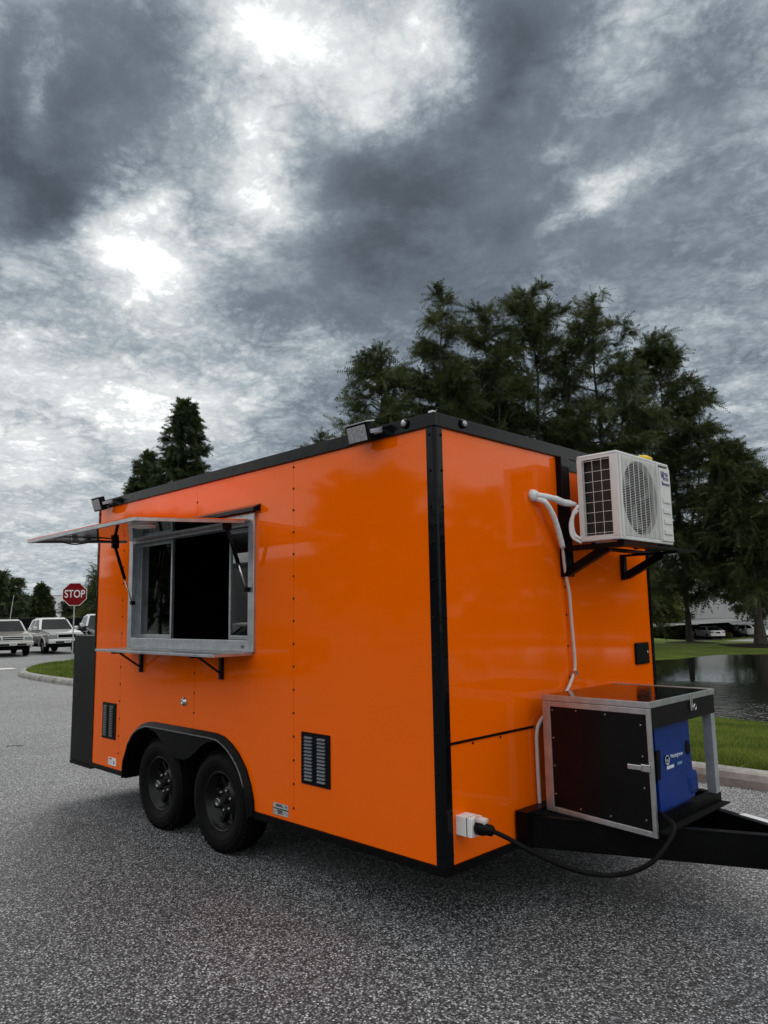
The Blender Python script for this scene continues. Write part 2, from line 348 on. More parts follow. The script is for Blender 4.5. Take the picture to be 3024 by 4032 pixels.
def tag(o, label=None, cat=None, group=None, kind=None):
    if label: o['label'] = label
    if cat: o['category'] = cat
    if group: o['group'] = group
    if kind: o['kind'] = kind
    return o
def thing(name, label, cat, loc=(0, 0, 0), rz=0, group=None):
    o = bpy.data.objects.new(name, None); COL.objects.link(o); o.location = loc; o.rotation_euler = (0, 0, rz)
    o.empty_display_size = 0.2
    return tag(o, label, cat, group)
def part_empty(name, parent):
    o = bpy.data.objects.new(name, None); COL.objects.link(o); o.parent = parent; o.empty_display_size = 0.1
    return o
def copy_tree(o, parent=None):
    c = o.copy(); COL.objects.link(c); c.parent = parent
    for ch in list(o.children): copy_tree(ch, c)
    return c
def box(bm, x0, x1, y0, y1, z0, z1, bev=0.0):
    r = bmesh.ops.create_cube(bm, size=1.0)
    vs = r['verts']
    for v in vs:
        v.co = Vector((x0+(v.co.x+.5)*(x1-x0), y0+(v.co.y+.5)*(y1-y0), z0+(v.co.z+.5)*(z1-z0)))
    if bev:
        es = list({e for v in vs for e in v.link_edges})
        bmesh.ops.bevel(bm, geom=es, offset=bev, segments=2, affect='EDGES', profile=0.6)
def bx(*a, **k):
    bm = bmesh.new(); box(bm, *a, **k); return bm
def bar(bm, a, b, wdt, hgt, up=(0, 0, 1)):
    a = Vector(a); b = Vector(b); z = (b-a); ln = z.length; z.normalize()
    x = Vector(up).cross(z)
    if x.length < 1e-4: x = Vector((1, 0, 0)).cross(z)
    x.normalize(); y = z.cross(x)
    r = bmesh.ops.create_cube(bm, size=1.0)
    for v in r['verts']:
        c = v.co; v.co = a + x*(c.x*wdt) + y*(c.y*hgt) + z*((c.z+.5)*ln)
def tube(bm, pts, rad, n=10, caps=True):
    pts = [Vector(p_) for p_ in pts]; rads = rad if isinstance(rad, (list, tuple)) else [rad]*len(pts)
    rings = []; prev = None
    for i, p_ in enumerate(pts):
        t_ = (pts[min(i+1, len(pts)-1)]-pts[max(i-1, 0)]).normalized()
        if prev is None:
            ref = Vector((0, 0, 1)) if abs(t_.z) < 0.9 else Vector((1, 0, 0))
            a = ref.cross(t_).normalized()
        else:
            a = (prev - t_*prev.dot(t_)).normalized()
        prev = a; b = t_.cross(a)
        rings.append([bm.verts.new(p_+(a*math.cos(2*math.pi*k/n)+b*math.sin(2*math.pi*k/n))*rads[i]) for k in range(n)])
    for i in range(len(rings)-1):
        for k in range(n):
            bm.faces.new((rings[i][k], rings[i][(k+1) % n], rings[i+1][(k+1) % n], rings[i+1][k]))
    if caps:
        bm.faces.new(rings[0][::-1]); bm.faces.new(rings[-1])
def spline(pts, n=8):
    pts = [Vector(p_) for p_ in pts]; out = []
    P_ = [pts[0]*2-pts[1]]+pts+[pts[-1]*2-pts[-2]]
    for i in range(1, len(P_)-2):
        for k in range(n):
            t_ = k/n; a, b, c, e = P_[i-1], P_[i], P_[i+1], P_[i+2]
            out.append(0.5*((2*b)+(c-a)*t_+(2*a-5*b+4*c-e)*t_*t_+(3*b-a-3*c+e)*t_**3))
    out.append(pts[-1]); return out
def ngon_prism(bm, pts, n_vec):
    """closed prism: polygon (3d points) pushed along n_vec"""
    nv = Vector(n_vec); A = [bm.verts.new(Vector(p_)) for p_ in pts]; B = [bm.verts.new(Vector(p_)+nv) for p_ in pts]
    bm.faces.new(A); bm.faces.new(B[::-1])
    for i in range(len(A)):
        j = (i+1) % len(A); bm.faces.new((A[j], A[i], B[i], B[j]))
    bmesh.ops.recalc_face_normals(bm, faces=bm.faces)
def lathe(bm, prof, axis='y', n=32, cen=(0, 0, 0), cap0=True, cap1=True):
    """prof: list of (radius, along)"""
    rings = []
    for r_, h in prof:
        ring = []
        for k in range(n):
            a = 2*math.pi*k/n; c_, s_ = math.cos(a)*r_, math.sin(a)*r_
            p_ = {'y': (c_, h, s_), 'z': (c_, s_, h), 'x': (h, c_, s_)}[axis]
            ring.append(bm.verts.new(Vector(p_)+Vector(cen)))
        rings.append(ring)
    for i in range(len(rings)-1):
        for k in range(n):
            bm.faces.new((rings[i][k], rings[i][(k+1) % n], rings[i+1][(k+1) % n], rings[i+1][k]))
    if cap0: bm.faces.new(rings[0])
    if cap1: bm.faces.new(rings[-1][::-1])
    bmesh.ops.recalc_face_normals(bm, faces=bm.faces)
def text(name, s, size, m, parent, mw, extrude=0.001, align='CENTER', sx=1.0, bold=0.0):
    cu = bpy.data.curves.new(name, 'FONT'); cu.body = s; cu.size = size; cu.extrude = extrude
    cu.align_x = align; cu.align_y = 'CENTER'; cu.offset = bold
    o = bpy.data.objects.new(name, cu); COL.objects.link(o)
    dg = bpy.context.evaluated_depsgraph_get(); me = bpy.data.meshes.new_from_object(o.evaluated_get(dg))
    bpy.data.objects.remove(o); bpy.data.curves.remove(cu)
    o = bpy.data.objects.new(name, me); COL.objects.link(o); me.materials.clear(); me.materials.append(m)
    o.parent = parent; o.matrix_local = mw @ Matrix.Diagonal((sx, 1, 1, 1))
    return o
def frame_mat(o, x, y):
    """matrix whose local x,y axes are the given world vectors"""
    x = Vector(x).normalized(); y = Vector(y).normalized(); z = x.cross(y)
    return Matrix(((x.x, y.x, z.x, o[0]), (x.y, y.y, z.y, o[1]), (x.z, y.z, z.z, o[2]), (0, 0, 0, 1)))
def np_mesh(name, verts, tris, m, parent=None):
    me = bpy.data.meshes.new(name)
    nv, nf = len(verts), len(tris)
    me.vertices.add(nv); me.vertices.foreach_set('co', np.asarray(verts, np.float32).ravel())
    me.loops.add(nf*3); me.loops.foreach_set('vertex_index', np.asarray(tris, np.int32).ravel())
    me.polygons.add(nf); me.polygons.foreach_set('loop_start', np.arange(0, nf*3, 3, dtype=np.int32))
    me.update(); me.validate()
    me.materials.append(m)
    o = bpy.data.objects.new(name, me); COL.objects.link(o)
    if parent: o.parent = parent
    return o

# ------------------------------------------------------------------ setting: terrain, asphalt, pond, kerb
KERB = [(60, 4.6), (30, 4.4), (10, 4.32), (0, 4.31), (-8, 4.48), (-16, 4.70), (-18.9, 4.78), (-20.6, 5.0), (-21.8, 5.45), (-22.9, 6.05), (-24.1, 7.1), (-25.4, 8.7), (-26.8, 11), (-28.0, 15), (-28.8, 22), (-29.2, 40), (-29.2, 70)]
KS = spline([(x, y, 0) for x, y in KERB], 10)
def offs(pts, d_):
    out = []
    for i, p_ in enumerate(pts):
        t_ = (pts[min(i+1, len(pts)-1)]-pts[max(i-1, 0)]).normalized()
        out.append(Vector((p_.x+t_.y*d_, p_.y-t_.x*d_, 0)))      # to the right of travel = into the verge
    return out
POND = np.array([(-7.5, 13.2), (-10.5, 16), (-12.0, 21), (-12.2, 26), (-12.0, 28.2), (-11.6, 31), (-11.2, 33.5), (-9.7, 35.2), (-4, 37.5), (8, 39), (22, 37), (30, 27), (27, 16), (12, 12.2), (3, 12.2), (-2.5, 12.45), (-4, 12.68)])
ZP = -0.60
def pond_sd(pts):
    pts = np.asarray(pts, float); n = len(POND); dmin = np.full(len(pts), 1e9); ins = np.zeros(len(pts), bool)
    for i in range(n):
        a = POND[i]; b = POND[(i+1) % n]; ab = b-a
        t_ = np.clip(((pts-a)@ab)/(ab@ab), 0, 1); dd = np.linalg.norm(pts-a-t_[:, None]*ab, axis=1); dmin = np.minimum(dmin, dd)
        c = ((a[1] > pts[:, 1]) != (b[1] > pts[:, 1]))
        with np.errstate(divide='ignore', invalid='ignore'):
            xx = a[0]+(pts[:, 1]-a[1])/(b[1]-a[1])*ab[0]
        ins ^= c & (pts[:, 0] < xx)
    return np.where(ins, -dmin, dmin)
def ground_z(pts):
    pts = np.asarray(pts, float)
    y = pts[:, 1]; sdv = pond_sd(pts)
    cap = np.interp(y, [0, 15, 28, 45, 73.5, 500], [0.13, 0.13, -0.38, -0.40, -1.9, -1.9])
    left = np.clip((-20-pts[:, 0])/6, 0, 1)*np.clip((60-y)/20, 0, 1)
    cap = cap*(1-left)+0.13*left
    slope = np.where(y < 20, 0.096, 0.035)
    z = np.minimum(cap, ZP+slope*sdv)
    z = np.where(sdv < 0, np.maximum(ZP+0.25*sdv, -1.6), z)
    z = np.where(y > 60, cap, z)
    return z + np.where(sdv > 0.6, 0.015*np.sin(pts[:, 0]*1.7)*np.cos(pts[:, 1]*1.3), 0)

asph = [(p_.x, p_.y) for p_ in offs(KS, 0.12)]
poly = [(60, -220), (60, 4.6)] + asph[1:] + [(-29.2, 72), (-29.2, 400), (-600, 400), (-600, -220)]
bm = bmesh.new(); f_ = bm.faces.new([bm.verts.new((x, y, 0)) for x, y in poly]); bmesh.ops.triangulate(bm, faces=[f_])
bmesh.ops.recalc_face_normals(bm, faces=bm.faces)
for f_ in bm.faces:
    if f_.normal.z < 0: f_.normal_flip()
tag(obj('asphalt', bm, M['asphalt']), kind='structure')

inner = [(p_.x, p_.y) for p_ in offs(KS, 0.22)]
bpoly = inner[:-1] + [(-29.4, 72), (-29.4, 400), (260, 400), (260, 4.8), (62, 4.8)]
pts = list(bpoly)
nb = len(bpoly)
def add_grid(x0, x1, y0, y1, s):
    g = np.stack(np.meshgrid(np.arange(x0, x1, s), np.arange(y0, y1, s)), -1).reshape(-1, 2)
    return g
cand = np.concatenate([add_grid(-14, 14, 4.9, 14.5, 0.5), add_grid(-28, -14, 5, 14.5, 0.7), add_grid(-28, 32, 14.6, 44, 0.9), add_grid(-28, 60, 44.5, 76, 2.5), add_grid(-28, 250, 78, 390, 30), add_grid(62, 250, 6, 78, 12)])
bp_ = np.array(bpoly); insd = np.zeros(len(cand), bool); dm = np.full(len(cand), 1e9)
for i in range(nb):
    a = bp_[i]; b = bp_[(i+1) % nb]; ab = b-a
    t_ = np.clip(((cand-a)@ab)/(ab@ab+1e-12), 0, 1); dm = np.minimum(dm, np.linalg.norm(cand-a-t_[:, None]*ab, axis=1))
    c = ((a[1] > cand[:, 1]) != (b[1] > cand[:, 1]))
    with np.errstate(divide='ignore', invalid='ignore'):
        xx = a[0]+(cand[:, 1]-a[1])/(b[1]-a[1])*ab[0]
    insd ^= c & (cand[:, 0] < xx)
cand = cand[insd & (dm > 0.25)]
allp = [Vector(p_) for p_ in bpoly]+[Vector(p_) for p_ in cand]
vv, ee, ff, *_ = delaunay_2d_cdt(allp, [(i, (i+1) % nb) for i in range(nb)], [], 1, 1e-6)
v2 = np.array([(v.x, v.y) for v in vv]); zv = ground_z(v2)
tris = []
for f_ in ff:
    a, b, c = f_[:3]
    if (v2[b][0]-v2[a][0])*(v2[c][1]-v2[a][1])-(v2[b][1]-v2[a][1])*(v2[c][0]-v2[a][0]) < 0: b, c = c, b
    tris.append((a, b, c))
o = np_mesh('ground', np.column_stack([v2, zv]), tris, M['grass_ground'])
for p_ in o.data.polygons: p_.use_smooth = True
tag(o, kind='structure')
# pond
bm = bmesh.new()
c = POND.mean(0); ring = [bm.verts.new((c[0]+(x-c[0])*1.06, c[1]+(y-c[1])*1.06, ZP)) for x, y in POND]
f_ = bm.faces.new(ring); bmesh.ops.triangulate(bm, faces=[f_])
for f_ in bm.faces:
    if f_.normal.z < 0: f_.normal_flip()
tag(obj('water', bm, M['water']), kind='structure')
# far lot
bm = bmesh.new(); f_ = bm.faces.new([bm.verts.new(p_) for p_ in ((-90, 74.3, -1.885), (70, 74.3, -1.885), (70, 98, -1.885), (-90, 98, -1.885))])
tag(obj('car_park', bm, M['far_asphalt']), kind='structure')
# white stop bar beside the island nose
tag(obj('road_marking', bx(-24.9, -24.45, 2.0, 6.25, 0.0, 0.004), M['paint_line']), kind='structure')
# mulch rings round the two lakeside trunks come with the trees

# kerb in cast lengths
kerb = bpy.data.objects.new('kerb', None); COL.objects.link(kerb); tag(kerb, kind='structure')
cum = [0.0]
for i in range(1, len(KS)): cum.append(cum[-1]+(KS[i]-KS[i-1]).length)
def kpt(s):
    s = max(0, min(cum[-1], s)); i = int(np.searchsorted(cum, s)); i = min(max(i, 1), len(KS)-1)
    f = (s-cum[i-1])/(cum[i]-cum[i-1]+1e-9); p_ = KS[i-1].lerp(KS[i], f); t_ = (KS[i]-KS[i-1]).normalized()
    return p_, Vector((t_.y, -t_.x, 0))
prof = [(0, -0.04), (0.012, 0.07), (0.05, 0.12), (0.10, 0.137), (0.22, 0.14), (0.235, 0.13), (0.235, -0.04)]
s = 40.0; S_END = cum[-1]-2
while s < S_END:
    e = s+2.4; bm = bmesh.new(); rings = []
    for k in range(5):
        p_, n_ = kpt(s+0.006+(e-s-0.012)*k/4)
        rings.append([bm.verts.new((p_.x+n_.x*a, p_.y+n_.y*a, z_)) for a, z_ in prof])
    for i in range(4):
        for k in range(len(prof)-1):
            bm.faces.new((rings[i][k], rings[i+1][k], rings[i+1][k+1], rings[i][k+1]))
    bm.faces.new(rings[0]); bm.faces.new(rings[-1][::-1])
    bmesh.ops.recalc_face_normals(bm, faces=bm.faces)
    obj('kerb_stone', bm, M['concrete'], kerb); s = e

# ------------------------------------------------------------------ trailer
ZB, ZR, ZT, LEN, WID = 0.363, 2.664, 2.742, 4.19, 2.487
T = thing('food_trailer', 'orange enclosed food trailer with open serving window and black trim', 'food trailer')
def xz(pts, y=0.0): return [(x, y, z) for x, z in pts]
SEAM = [-0.0, -1.24, -2.445, -3.66, -LEN]
g = 0.0012
arch = [(-3.535, ZB), (-3.52, 0.47), (-3.44, 0.617), (-3.34, 0.72), (-3.237, 0.775), (-3.13, 0.803), (-3.032, 0.812), (-2.445, 0.815), (-2.12, 0.815), (-2.02, 0.80), (-1.928, 0.762), (-1.84, 0.705), (-1.756, 0.62), (-1.70, 0.52), (-1.668, 0.43), (-1.658, ZB)]
WX0, WX1, WZ0, WZ1 = -3.50, -1.68, 1.40, 2.35
def seg(a, b): return [q for q in arch if a < q[0] < b]
panels = [
    [(-1.24+g, ZB), (0, ZB), (0, ZR+.01), (-1.24+g, ZR+.01)],
    [(-1.658, ZB), (-1.24-g, ZB), (-1.24-g, ZR+.01), (-2.445+g, ZR+.01), (-2.445+g, WZ1), (WX1, WZ1), (WX1, WZ0), (-2.445+g, WZ0), (-2.445+g, 0.815)] + seg(-2.44, -1.66),
    [(-2.445-g, 0.815), (-2.445-g, WZ0), (WX0, WZ0), (WX0, WZ1), (-2.445-g, WZ1), (-2.445-g, ZR+.01), (-3.66+g, ZR+.01), (-3.66+g, ZB)] + [q for q in arch if q[0] < -2.45],
    [(-LEN, ZB), (-3.66-g, ZB), (-3.66-g, ZR+.01), (-LEN, ZR+.01)]]
for P_ in panels:
    bm = bmesh.new(); ngon_prism(bm, xz(P_), (0, 0.02, 0)); obj('side_panel', bm, M['orange'], T)
def yz(pts, x=0.0): return [(x, y, z) for y, z in pts]
for P_ in ([(0, ZB), (1.265-g, ZB), (1.265-g, 0.960), (0, 0.960)], [(0, 0.968), (1.265-g, 0.968), (1.265-g, ZR+.01), (0, ZR+.01)], [(1.265+g, ZB), (WID, ZB), (WID, ZR+.01), (1.265+g, ZR+.01)]):
    bm = bmesh.new(); ngon_prism(bm, yz(P_), (-0.02, 0, 0)); obj('front_panel', bm, M['orange'], T)
obj('far_side_panel', bx(-LEN, 0, WID-.02, WID, ZB, ZR), M['orange'], T)
obj('rear_wall', bx(-LEN, -LEN+.02, 0.02, WID-.02, ZB, ZR), M['black_satin'], T)
obj('roof', bx(-LEN+.01, -.01, .01, WID-.01, ZT-.03, ZT+.004), M['black_satin'], T)
bm = bmesh.new()
box(bm, -LEN+.02, -.02, .75, 2.44, ZB-.02, ZB+.05); box(bm, -1.6, -.02, .02, .75, ZB-.02, ZB+.05); box(bm, -LEN+.02, -3.6, .02, .75, ZB-.02, ZB+.05)
obj('floor', bm, M['black_matte'], T)
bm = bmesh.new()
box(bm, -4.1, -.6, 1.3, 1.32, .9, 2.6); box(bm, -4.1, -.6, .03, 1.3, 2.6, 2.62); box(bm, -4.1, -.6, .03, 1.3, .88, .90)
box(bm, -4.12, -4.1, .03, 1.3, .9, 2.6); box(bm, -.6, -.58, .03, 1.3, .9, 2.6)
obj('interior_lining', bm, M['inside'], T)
bm = bmesh.new(); box(bm, -3.62, -1.58, .03, .75, .87, .89); box(bm, -3.62, -1.58, .74, .76, .1, .87); box(bm, -3.6, -3.58, .03, .75, .3, .87); box(bm, -1.62, -1.6, .03, .75, .3, .87)
obj('wheel_well', bm, M['black_matte'], T)
# trims
bm = bmesh.new(); box(bm, -LEN-.012, .016, -.016, .02, ZR, ZT, bev=.004); obj('roof_trim', bm, M['black_gloss'], T)
bm = bmesh.new(); box(bm, -.02, .016, .021, WID+.016, ZR, ZT, bev=.004); obj('roof_trim', bm, M['black_gloss'], T)
bm = bmesh.new(); box(bm, -LEN-.012, -.021, WID-.01, WID+.016, ZR, ZT); obj('roof_trim', bm, M['black_gloss'], T)
bm = bmesh.new(); box(bm, 0, .010, 1.325, WID, 2.585, ZR-.001); obj('front_header', bm, M['black_gloss'], T)
bm = bmesh.new()
ngon_prism(bm, [(-.054, -.008, ZB-.02), (-.054, .004, ZB-.02), (-.002, .004, ZB-.02), (-.002, .055, ZB-.02), (.009, .055, ZB-.02), (.009, .012, ZB-.02), (.004, -.002, ZB-.02), (-.010, -.008, ZB-.02)], (0, 0, ZR-ZB+.02-.001))
obj('corner_trim', bm, M['black_gloss'], T)
bm = bmesh.new(); box(bm, .001, .008, WID-.03, WID+.006, ZB, ZR-.001); box(bm, -.03, .0, WID+.001, WID+.006, ZB, ZR-.001); obj('corner_trim', bm, M['black_gloss'], T)
bm = bmesh.new(); box(bm, -LEN-.006, -LEN+.022, -.007, .03, ZB, ZR-.001); obj('corner_trim', bm, M['black_gloss'], T)
bm = bmesh.new(); box(bm, -1.655, .01, -.010, .03, .318, ZB-.0015); box(bm, -.02, .01, .031, WID, .318, ZB-.0015); box(bm, -LEN, -3.54, -.010, .03, .325, ZB-.0015)
split_obj('bottom_rail', bm, M['black_satin'], T)
obj('front_seam', bx(.0005, .006, .056, .83, .958, .971), M['black_satin'], T)
obj('front_post', bx(.0005, .045, 1.222, 1.322, 1.865, ZR-.002, bev=.004), M['black_gloss'], T)
# screw heads along the seams (tiny)
bm = bmesh.new()
def head(p_, ax, r_=.0085, h=.006):
    b2 = [(r_, 0), (r_*.8, h*.7), (r_*.3, h)]
    n = 6; rings = []
    for rad, hh in b2:
        rings.append([bm.verts.new((p_[0]+(hh if ax == 'x' else math.cos(6.283*k/n)*rad), p_[1]+(-hh if ax == 'y' else (math.cos(6.283*k/n)*rad if ax == 'x' else 0)), p_[2]+math.sin(6.283*k/n)*rad)) for k in range(n)])
    for i in range(2):
        for k in range(n): bm.faces.new((rings[i][k], rings[i][(k+1) % n], rings[i+1][(k+1) % n], rings[i+1][k]))
    bm.faces.new(rings[-1])
for x in SEAM[1:4]:
    z = 0.45 if x > -2 else 0.50
    while z < 2.64:
        inwin = WX0-.03 < x < WX1+.03 and 1.30 < z < 2.45
        if not inwin and not (x == -2.445 and z < 0.85): head((x, 0, z), 'y')
        z += 0.145
z = 0.42
while z < 2.64:
    head((-LEN+.012, -.007, z), 'y', .008); head((-.03, -.008, z), 'y', .009, .008); head((.009, .045, z), 'x', .009, .008); head((.008, WID-.015, z+.05), 'x', .008, .008); head((0, 1.268, min(z, 1.8)), 'x', .008)
    z += 0.2
for y in (.25, .5): head((.0, y, .945), 'x', .008)
tag(obj('screw', bm, M['black_satin'], T), kind='stuff')

# serving window
W = part_empty('serving_window', T)
def ring_frame(bm, x0, x1, z0, z1, tl, tr, tb, tt, y0, y1, bev=.004):
    box(bm, x0, x0+tl, y0, y1, z0, z1, bev=bev); box(bm, x1-tr, x1, y0, y1, z0, z1, bev=bev)
    box(bm, x0+tl, x1-tr, y0+.001, y1, z0, z0+tb, bev=bev); box(bm, x0+tl, x1-tr, y0+.001, y1, z1-tt, z1, bev=bev)
bm = bmesh.new(); ring_frame(bm, -3.522, -1.660, 1.400, 2.365, .065, .068, .080, .085, -.022, .012); obj('frame', bm, M['alu'], W)
bm = bmesh.new(); ring_frame(bm, -3.50, -1.68, 1.405, 2.355, .05, .05, .06, .06, .012, .13, 0); obj('reveal', bm, M['alu_dull'], W)
bm = bmesh.new(); ring_frame(bm, -3.455, -2.895, 1.478, 2.285, .035, .022, .030, .03, .045, .07, .002); obj('sash', bm, M['alu'], W)
bm = bmesh.new(); ring_frame(bm, -2.105, -1.728, 1.478, 2.285, .022, .02, .030, .03, .072, .097, .002); obj('sash', bm, M['alu'], W)
obj('pane', bx(-3.42, -2.917, .054, .060, 1.508, 2.255), M['glass'], W)
obj('pane', bx(-2.083, -1.748, .081, .087, 1.508, 2.255), M['glass'], W)
obj('lock_button', bx(-1.80, -1.775, -.03, -.021, 1.425, 1.45, bev=.004), M['hub'], W)
bm = bmesh.new(); ngon_prism(bm, [(-3.56, 0, 2.425), (-3.56, -.065, 2.395), (-3.56, -.065, 2.372), (-3.56, 0, 2.372)], (1.95, 0, 0)); obj('drip_rail', bm, M['black_gloss'], T)
# awning flap
A = part_empty('awning', T)
def fl(x, y, dz=0.0): return (x, y, 2.305+0.0547*(y+.03)+dz)
FX0, FX1, FY = -3.514, -1.719, -.877
bm = bmesh.new(); ngon_prism(bm, [fl(FX0, -.03, .012), fl(FX1, -.03, .012), fl(FX1, FY, .012), fl(FX0, FY, .012)], (0, 0, .006)); obj('top_skin', bm, M['orange'], A)
bm = bmesh.new(); ngon_prism(bm, [fl(FX0+.03, -.06, 0), fl(FX1-.03, -.06, 0), fl(FX1-.03, FY+.03, 0), fl(FX0+.03, FY+.03, 0)], (0, 0, .010)); obj('underside', bm, M['mirror'], A)
for a, b in (((FX0, FY+.013), (FX1, FY+.013)),):
    bm = bmesh.new(); bar(bm, fl(*a, .0), fl(*b, .0), .026, .022); obj('frame_bar', bm, M['alu_dull'], A)
for x in (FX0+.013, FX1-.013):
    bm = bmesh.new(); bar(bm, fl(x, -.06, .0), fl(x, FY+.028, .0), .026, .022); obj('frame_bar', bm, M['alu'], A)
bm = bmesh.new(); lathe(bm, [(.055, -.022), (.085, -.014), (.09, 0)], 'z', 24, fl(-2.077, -.634, 0)); obj('light', bm, M['white_plastic'], A, True)
bm = bmesh.new(); tube(bm, spline([fl(-3.47, -.82, -.008), fl(-3.3, -.70, -.02), fl(-3.38, -.55, -.03), fl(-3.25, -.40, -.012), fl(-3.42, -.2, -.02)], 6), .006, 6); obj('cable', bm, M['black_satin'], A)
for top, bot, nm in (((-3.49, -.167, 2.252), (-3.40, -.045, 1.777), 'l'), ((-1.752, -.18, 2.254), (-1.712, -.045, 1.833), 'r')):
    S = part_empty('gas_strut', T)
    t_, b_ = Vector(top), Vector(bot)
    bm = bmesh.new(); tube(bm, [t_, t_.lerp(b_, .58)], .014, 10); obj('cylinder', bm, M['black_satin'], S, True)
    bm = bmesh.new(); tube(bm, [t_.lerp(b_, .58), b_], .006, 8); obj('rod', bm, M['steel'], S, True)
    bm = bmesh.new(); box(bm, top[0]-.012, top[0]+.012, top[1]-.03, top[1]+.03, top[2]-.012, top[2]+.046); box(bm, bot[0]-.016, bot[0]+.016, -.055, -.022, bot[2]-.02, bot[2]+.012); split_obj('bracket', bm, M['black_satin'], S)
# shelf
SH = part_empty('counter_shelf', T)
obj('board', bx(-3.49, -1.686, -.312, -.001, 1.379, 1.399, bev=.003), M['alu'], SH)
for x in (-3.268, -2.06):
    bm = bmesh.new(); box(bm, x-.016, x+.016, -.028, -.001, 1.20, 1.376, bev=.003); box(bm, x-.012, x+.012, -.27, -.029, 1.362, 1.378); bar(bm, (x, -.20, 1.364), (x, -.026, 1.245), .014, .018, (1, 0, 0)); box(bm, x-.05, x-.03, -.2, -.17, 1.368, 1.378)
    obj('shelf_bracket', bm, M['rim'], SH)
# vents
def vent(x0, x1, z0, z1, m1, nrow, slat_m):
    v_ = part_empty('vent', T)
    obj('vent_plate', bx(x0, x1, -.008, -.001, z0, z1, bev=.002), m1, v_)
    wv_ = (x1-x0); first = None
    for c_ in (0, 1):
        xa = x0+wv_*(.15 if c_ == 0 else .60); xb = xa+wv_*.26
        for k in range(nrow):
            zc = z0+(z1-z0)*(.10+.80*k/(nrow-1)); h = (z1-z0)/nrow*.27
            if first is None:
                bm = bmesh.new()
                ngon_prism(bm, [(0, 0, -h), (0, -.014, -h*.7), (0, -.004, h), (0, 0, h)], (xb-xa, 0, 0))
                first = obj('louver', bm, slat_m, v_); o = first
            else:
                o = first.copy(); COL.objects.link(o)
            o.location = (xa, -.008, zc)
vent(-1.157, -.885, .615, .926, M['black_matte'], 13, M['louver'])
vent(-3.976, -3.716, .604, .911, M['black_satin'], 13, M['louver_dark'])
bm = bmesh.new(); lathe(bm, [(.034, 0), (.034, -.006), (.022, -.008), (.022, -.022), (.012, -.024), (.010, -.020)], 'y', 20, (-2.581, -.001, 1.008)); obj('water_inlet', bm, M['steel'], T, True)
# stickers
Lb = obj('warning_label', bx(-3.84, -3.69, -.004, -.001, .388, .452), M['label'], T)
obj('print_mark', bx(-3.83, -3.77, -.0055, -.0042, .434, .446), M['red_print'], Lb); obj('print_mark', bx(-3.735, -3.72, -.0055, -.0042, .40, .43), M['black_satin'], Lb)
bm = bmesh.new()
for k in range(3): box(bm, -3.83, -3.765, -.0055, -.0042, .397+.011*k, .401+.011*k)
obj('print_line', bm, M['alu_dull'], Lb)
Lp = obj('data_plate', bx(-1.449, -1.292, -.004, -.001, .384, .456), M['label_grey'], T)
obj('print_line', bx(-1.449, -1.292, -.006, -.0042, .420, .425), M['black_matte'], Lp)
bm = bmesh.new()
for x_, z_, w_ in ((-1.42, .437, .075), (-1.41, .445, .05), (-1.32, .44, .015), (-1.41, .410, .06), (-1.40, .402, .045), (-1.40, .394, .055)): box(bm, x_, x_+w_, -.0055, -.0042, z_, z_+.0045)
obj('print_mark', bm, M['black_satin'], Lp)
# fender
Fd = part_empty('fender', T)
def arch_off(o_):
    cx, out = -2.59, []
    pts_ = [Vector((x, 0, z)) for x, z in arch]
    for i, p_ in enumerate(pts_):
        t_ = (pts_[min(i+1, len(pts_)-1)]-pts_[max(i-1, 0)]).normalized(); n_ = Vector((t_.z, 0, -t_.x))
        out.append(p_+n_*o_)
    return out
Ao, Ai, Am = arch_off(-.006), arch_off(.036), arch_off(.024)
bm = bmesh.new()
def strip(bm, A_, B_):
    va = [bm.verts.new(p_) for p_ in A_]; vb = [bm.verts.new(p_) for p_ in B_]
    for i in range(len(va)-1): bm.faces.new((va[i], va[i+1], vb[i+1], vb[i]))
def yy(L_, y): return [Vector((p_.x, y, p_.z)) for p_ in L_]
Ao[0].z = Ao[-1].z = .335; Ai[0].z = Ai[-1].z = Am[0].z = Am[-1].z = .325
strip(bm, yy(Ao, -.002), yy(Ao, -.014)); strip(bm, yy(Ao, -.014), yy(Am, -.042)); strip(bm, yy(Am, -.042), yy(Ai, -.042)); strip(bm, yy(Ai, -.042), yy(Ai, .25))
bmesh.ops.recalc_face_normals(bm, faces=bm.faces)
obj('flare', bm, M['black_satin'], Fd, True)
bm = bmesh.new(); tube(bm, spline(yy(arch_off(.030)[2:-2], -.045), 3), .006, 6); obj('lip', bm, M['fender_edge'], Fd, True)
fin = [(-3.06, .765), (-2.96, .752), (-2.86, .70), (-2.76, .645), (-2.68, .605), (-2.60, .592), (-2.52, .592), (-2.45, .61), (-2.37, .655), (-2.28, .715), (-2.20, .752), (-2.12, .768)]
bm = bmesh.new(); ngon_prism(bm, xz(fin+[(-2.12, .775), (-3.06, .775)], -.040), (0, .012, 0)); obj('centre_fin', bm, M['black_satin'], Fd)
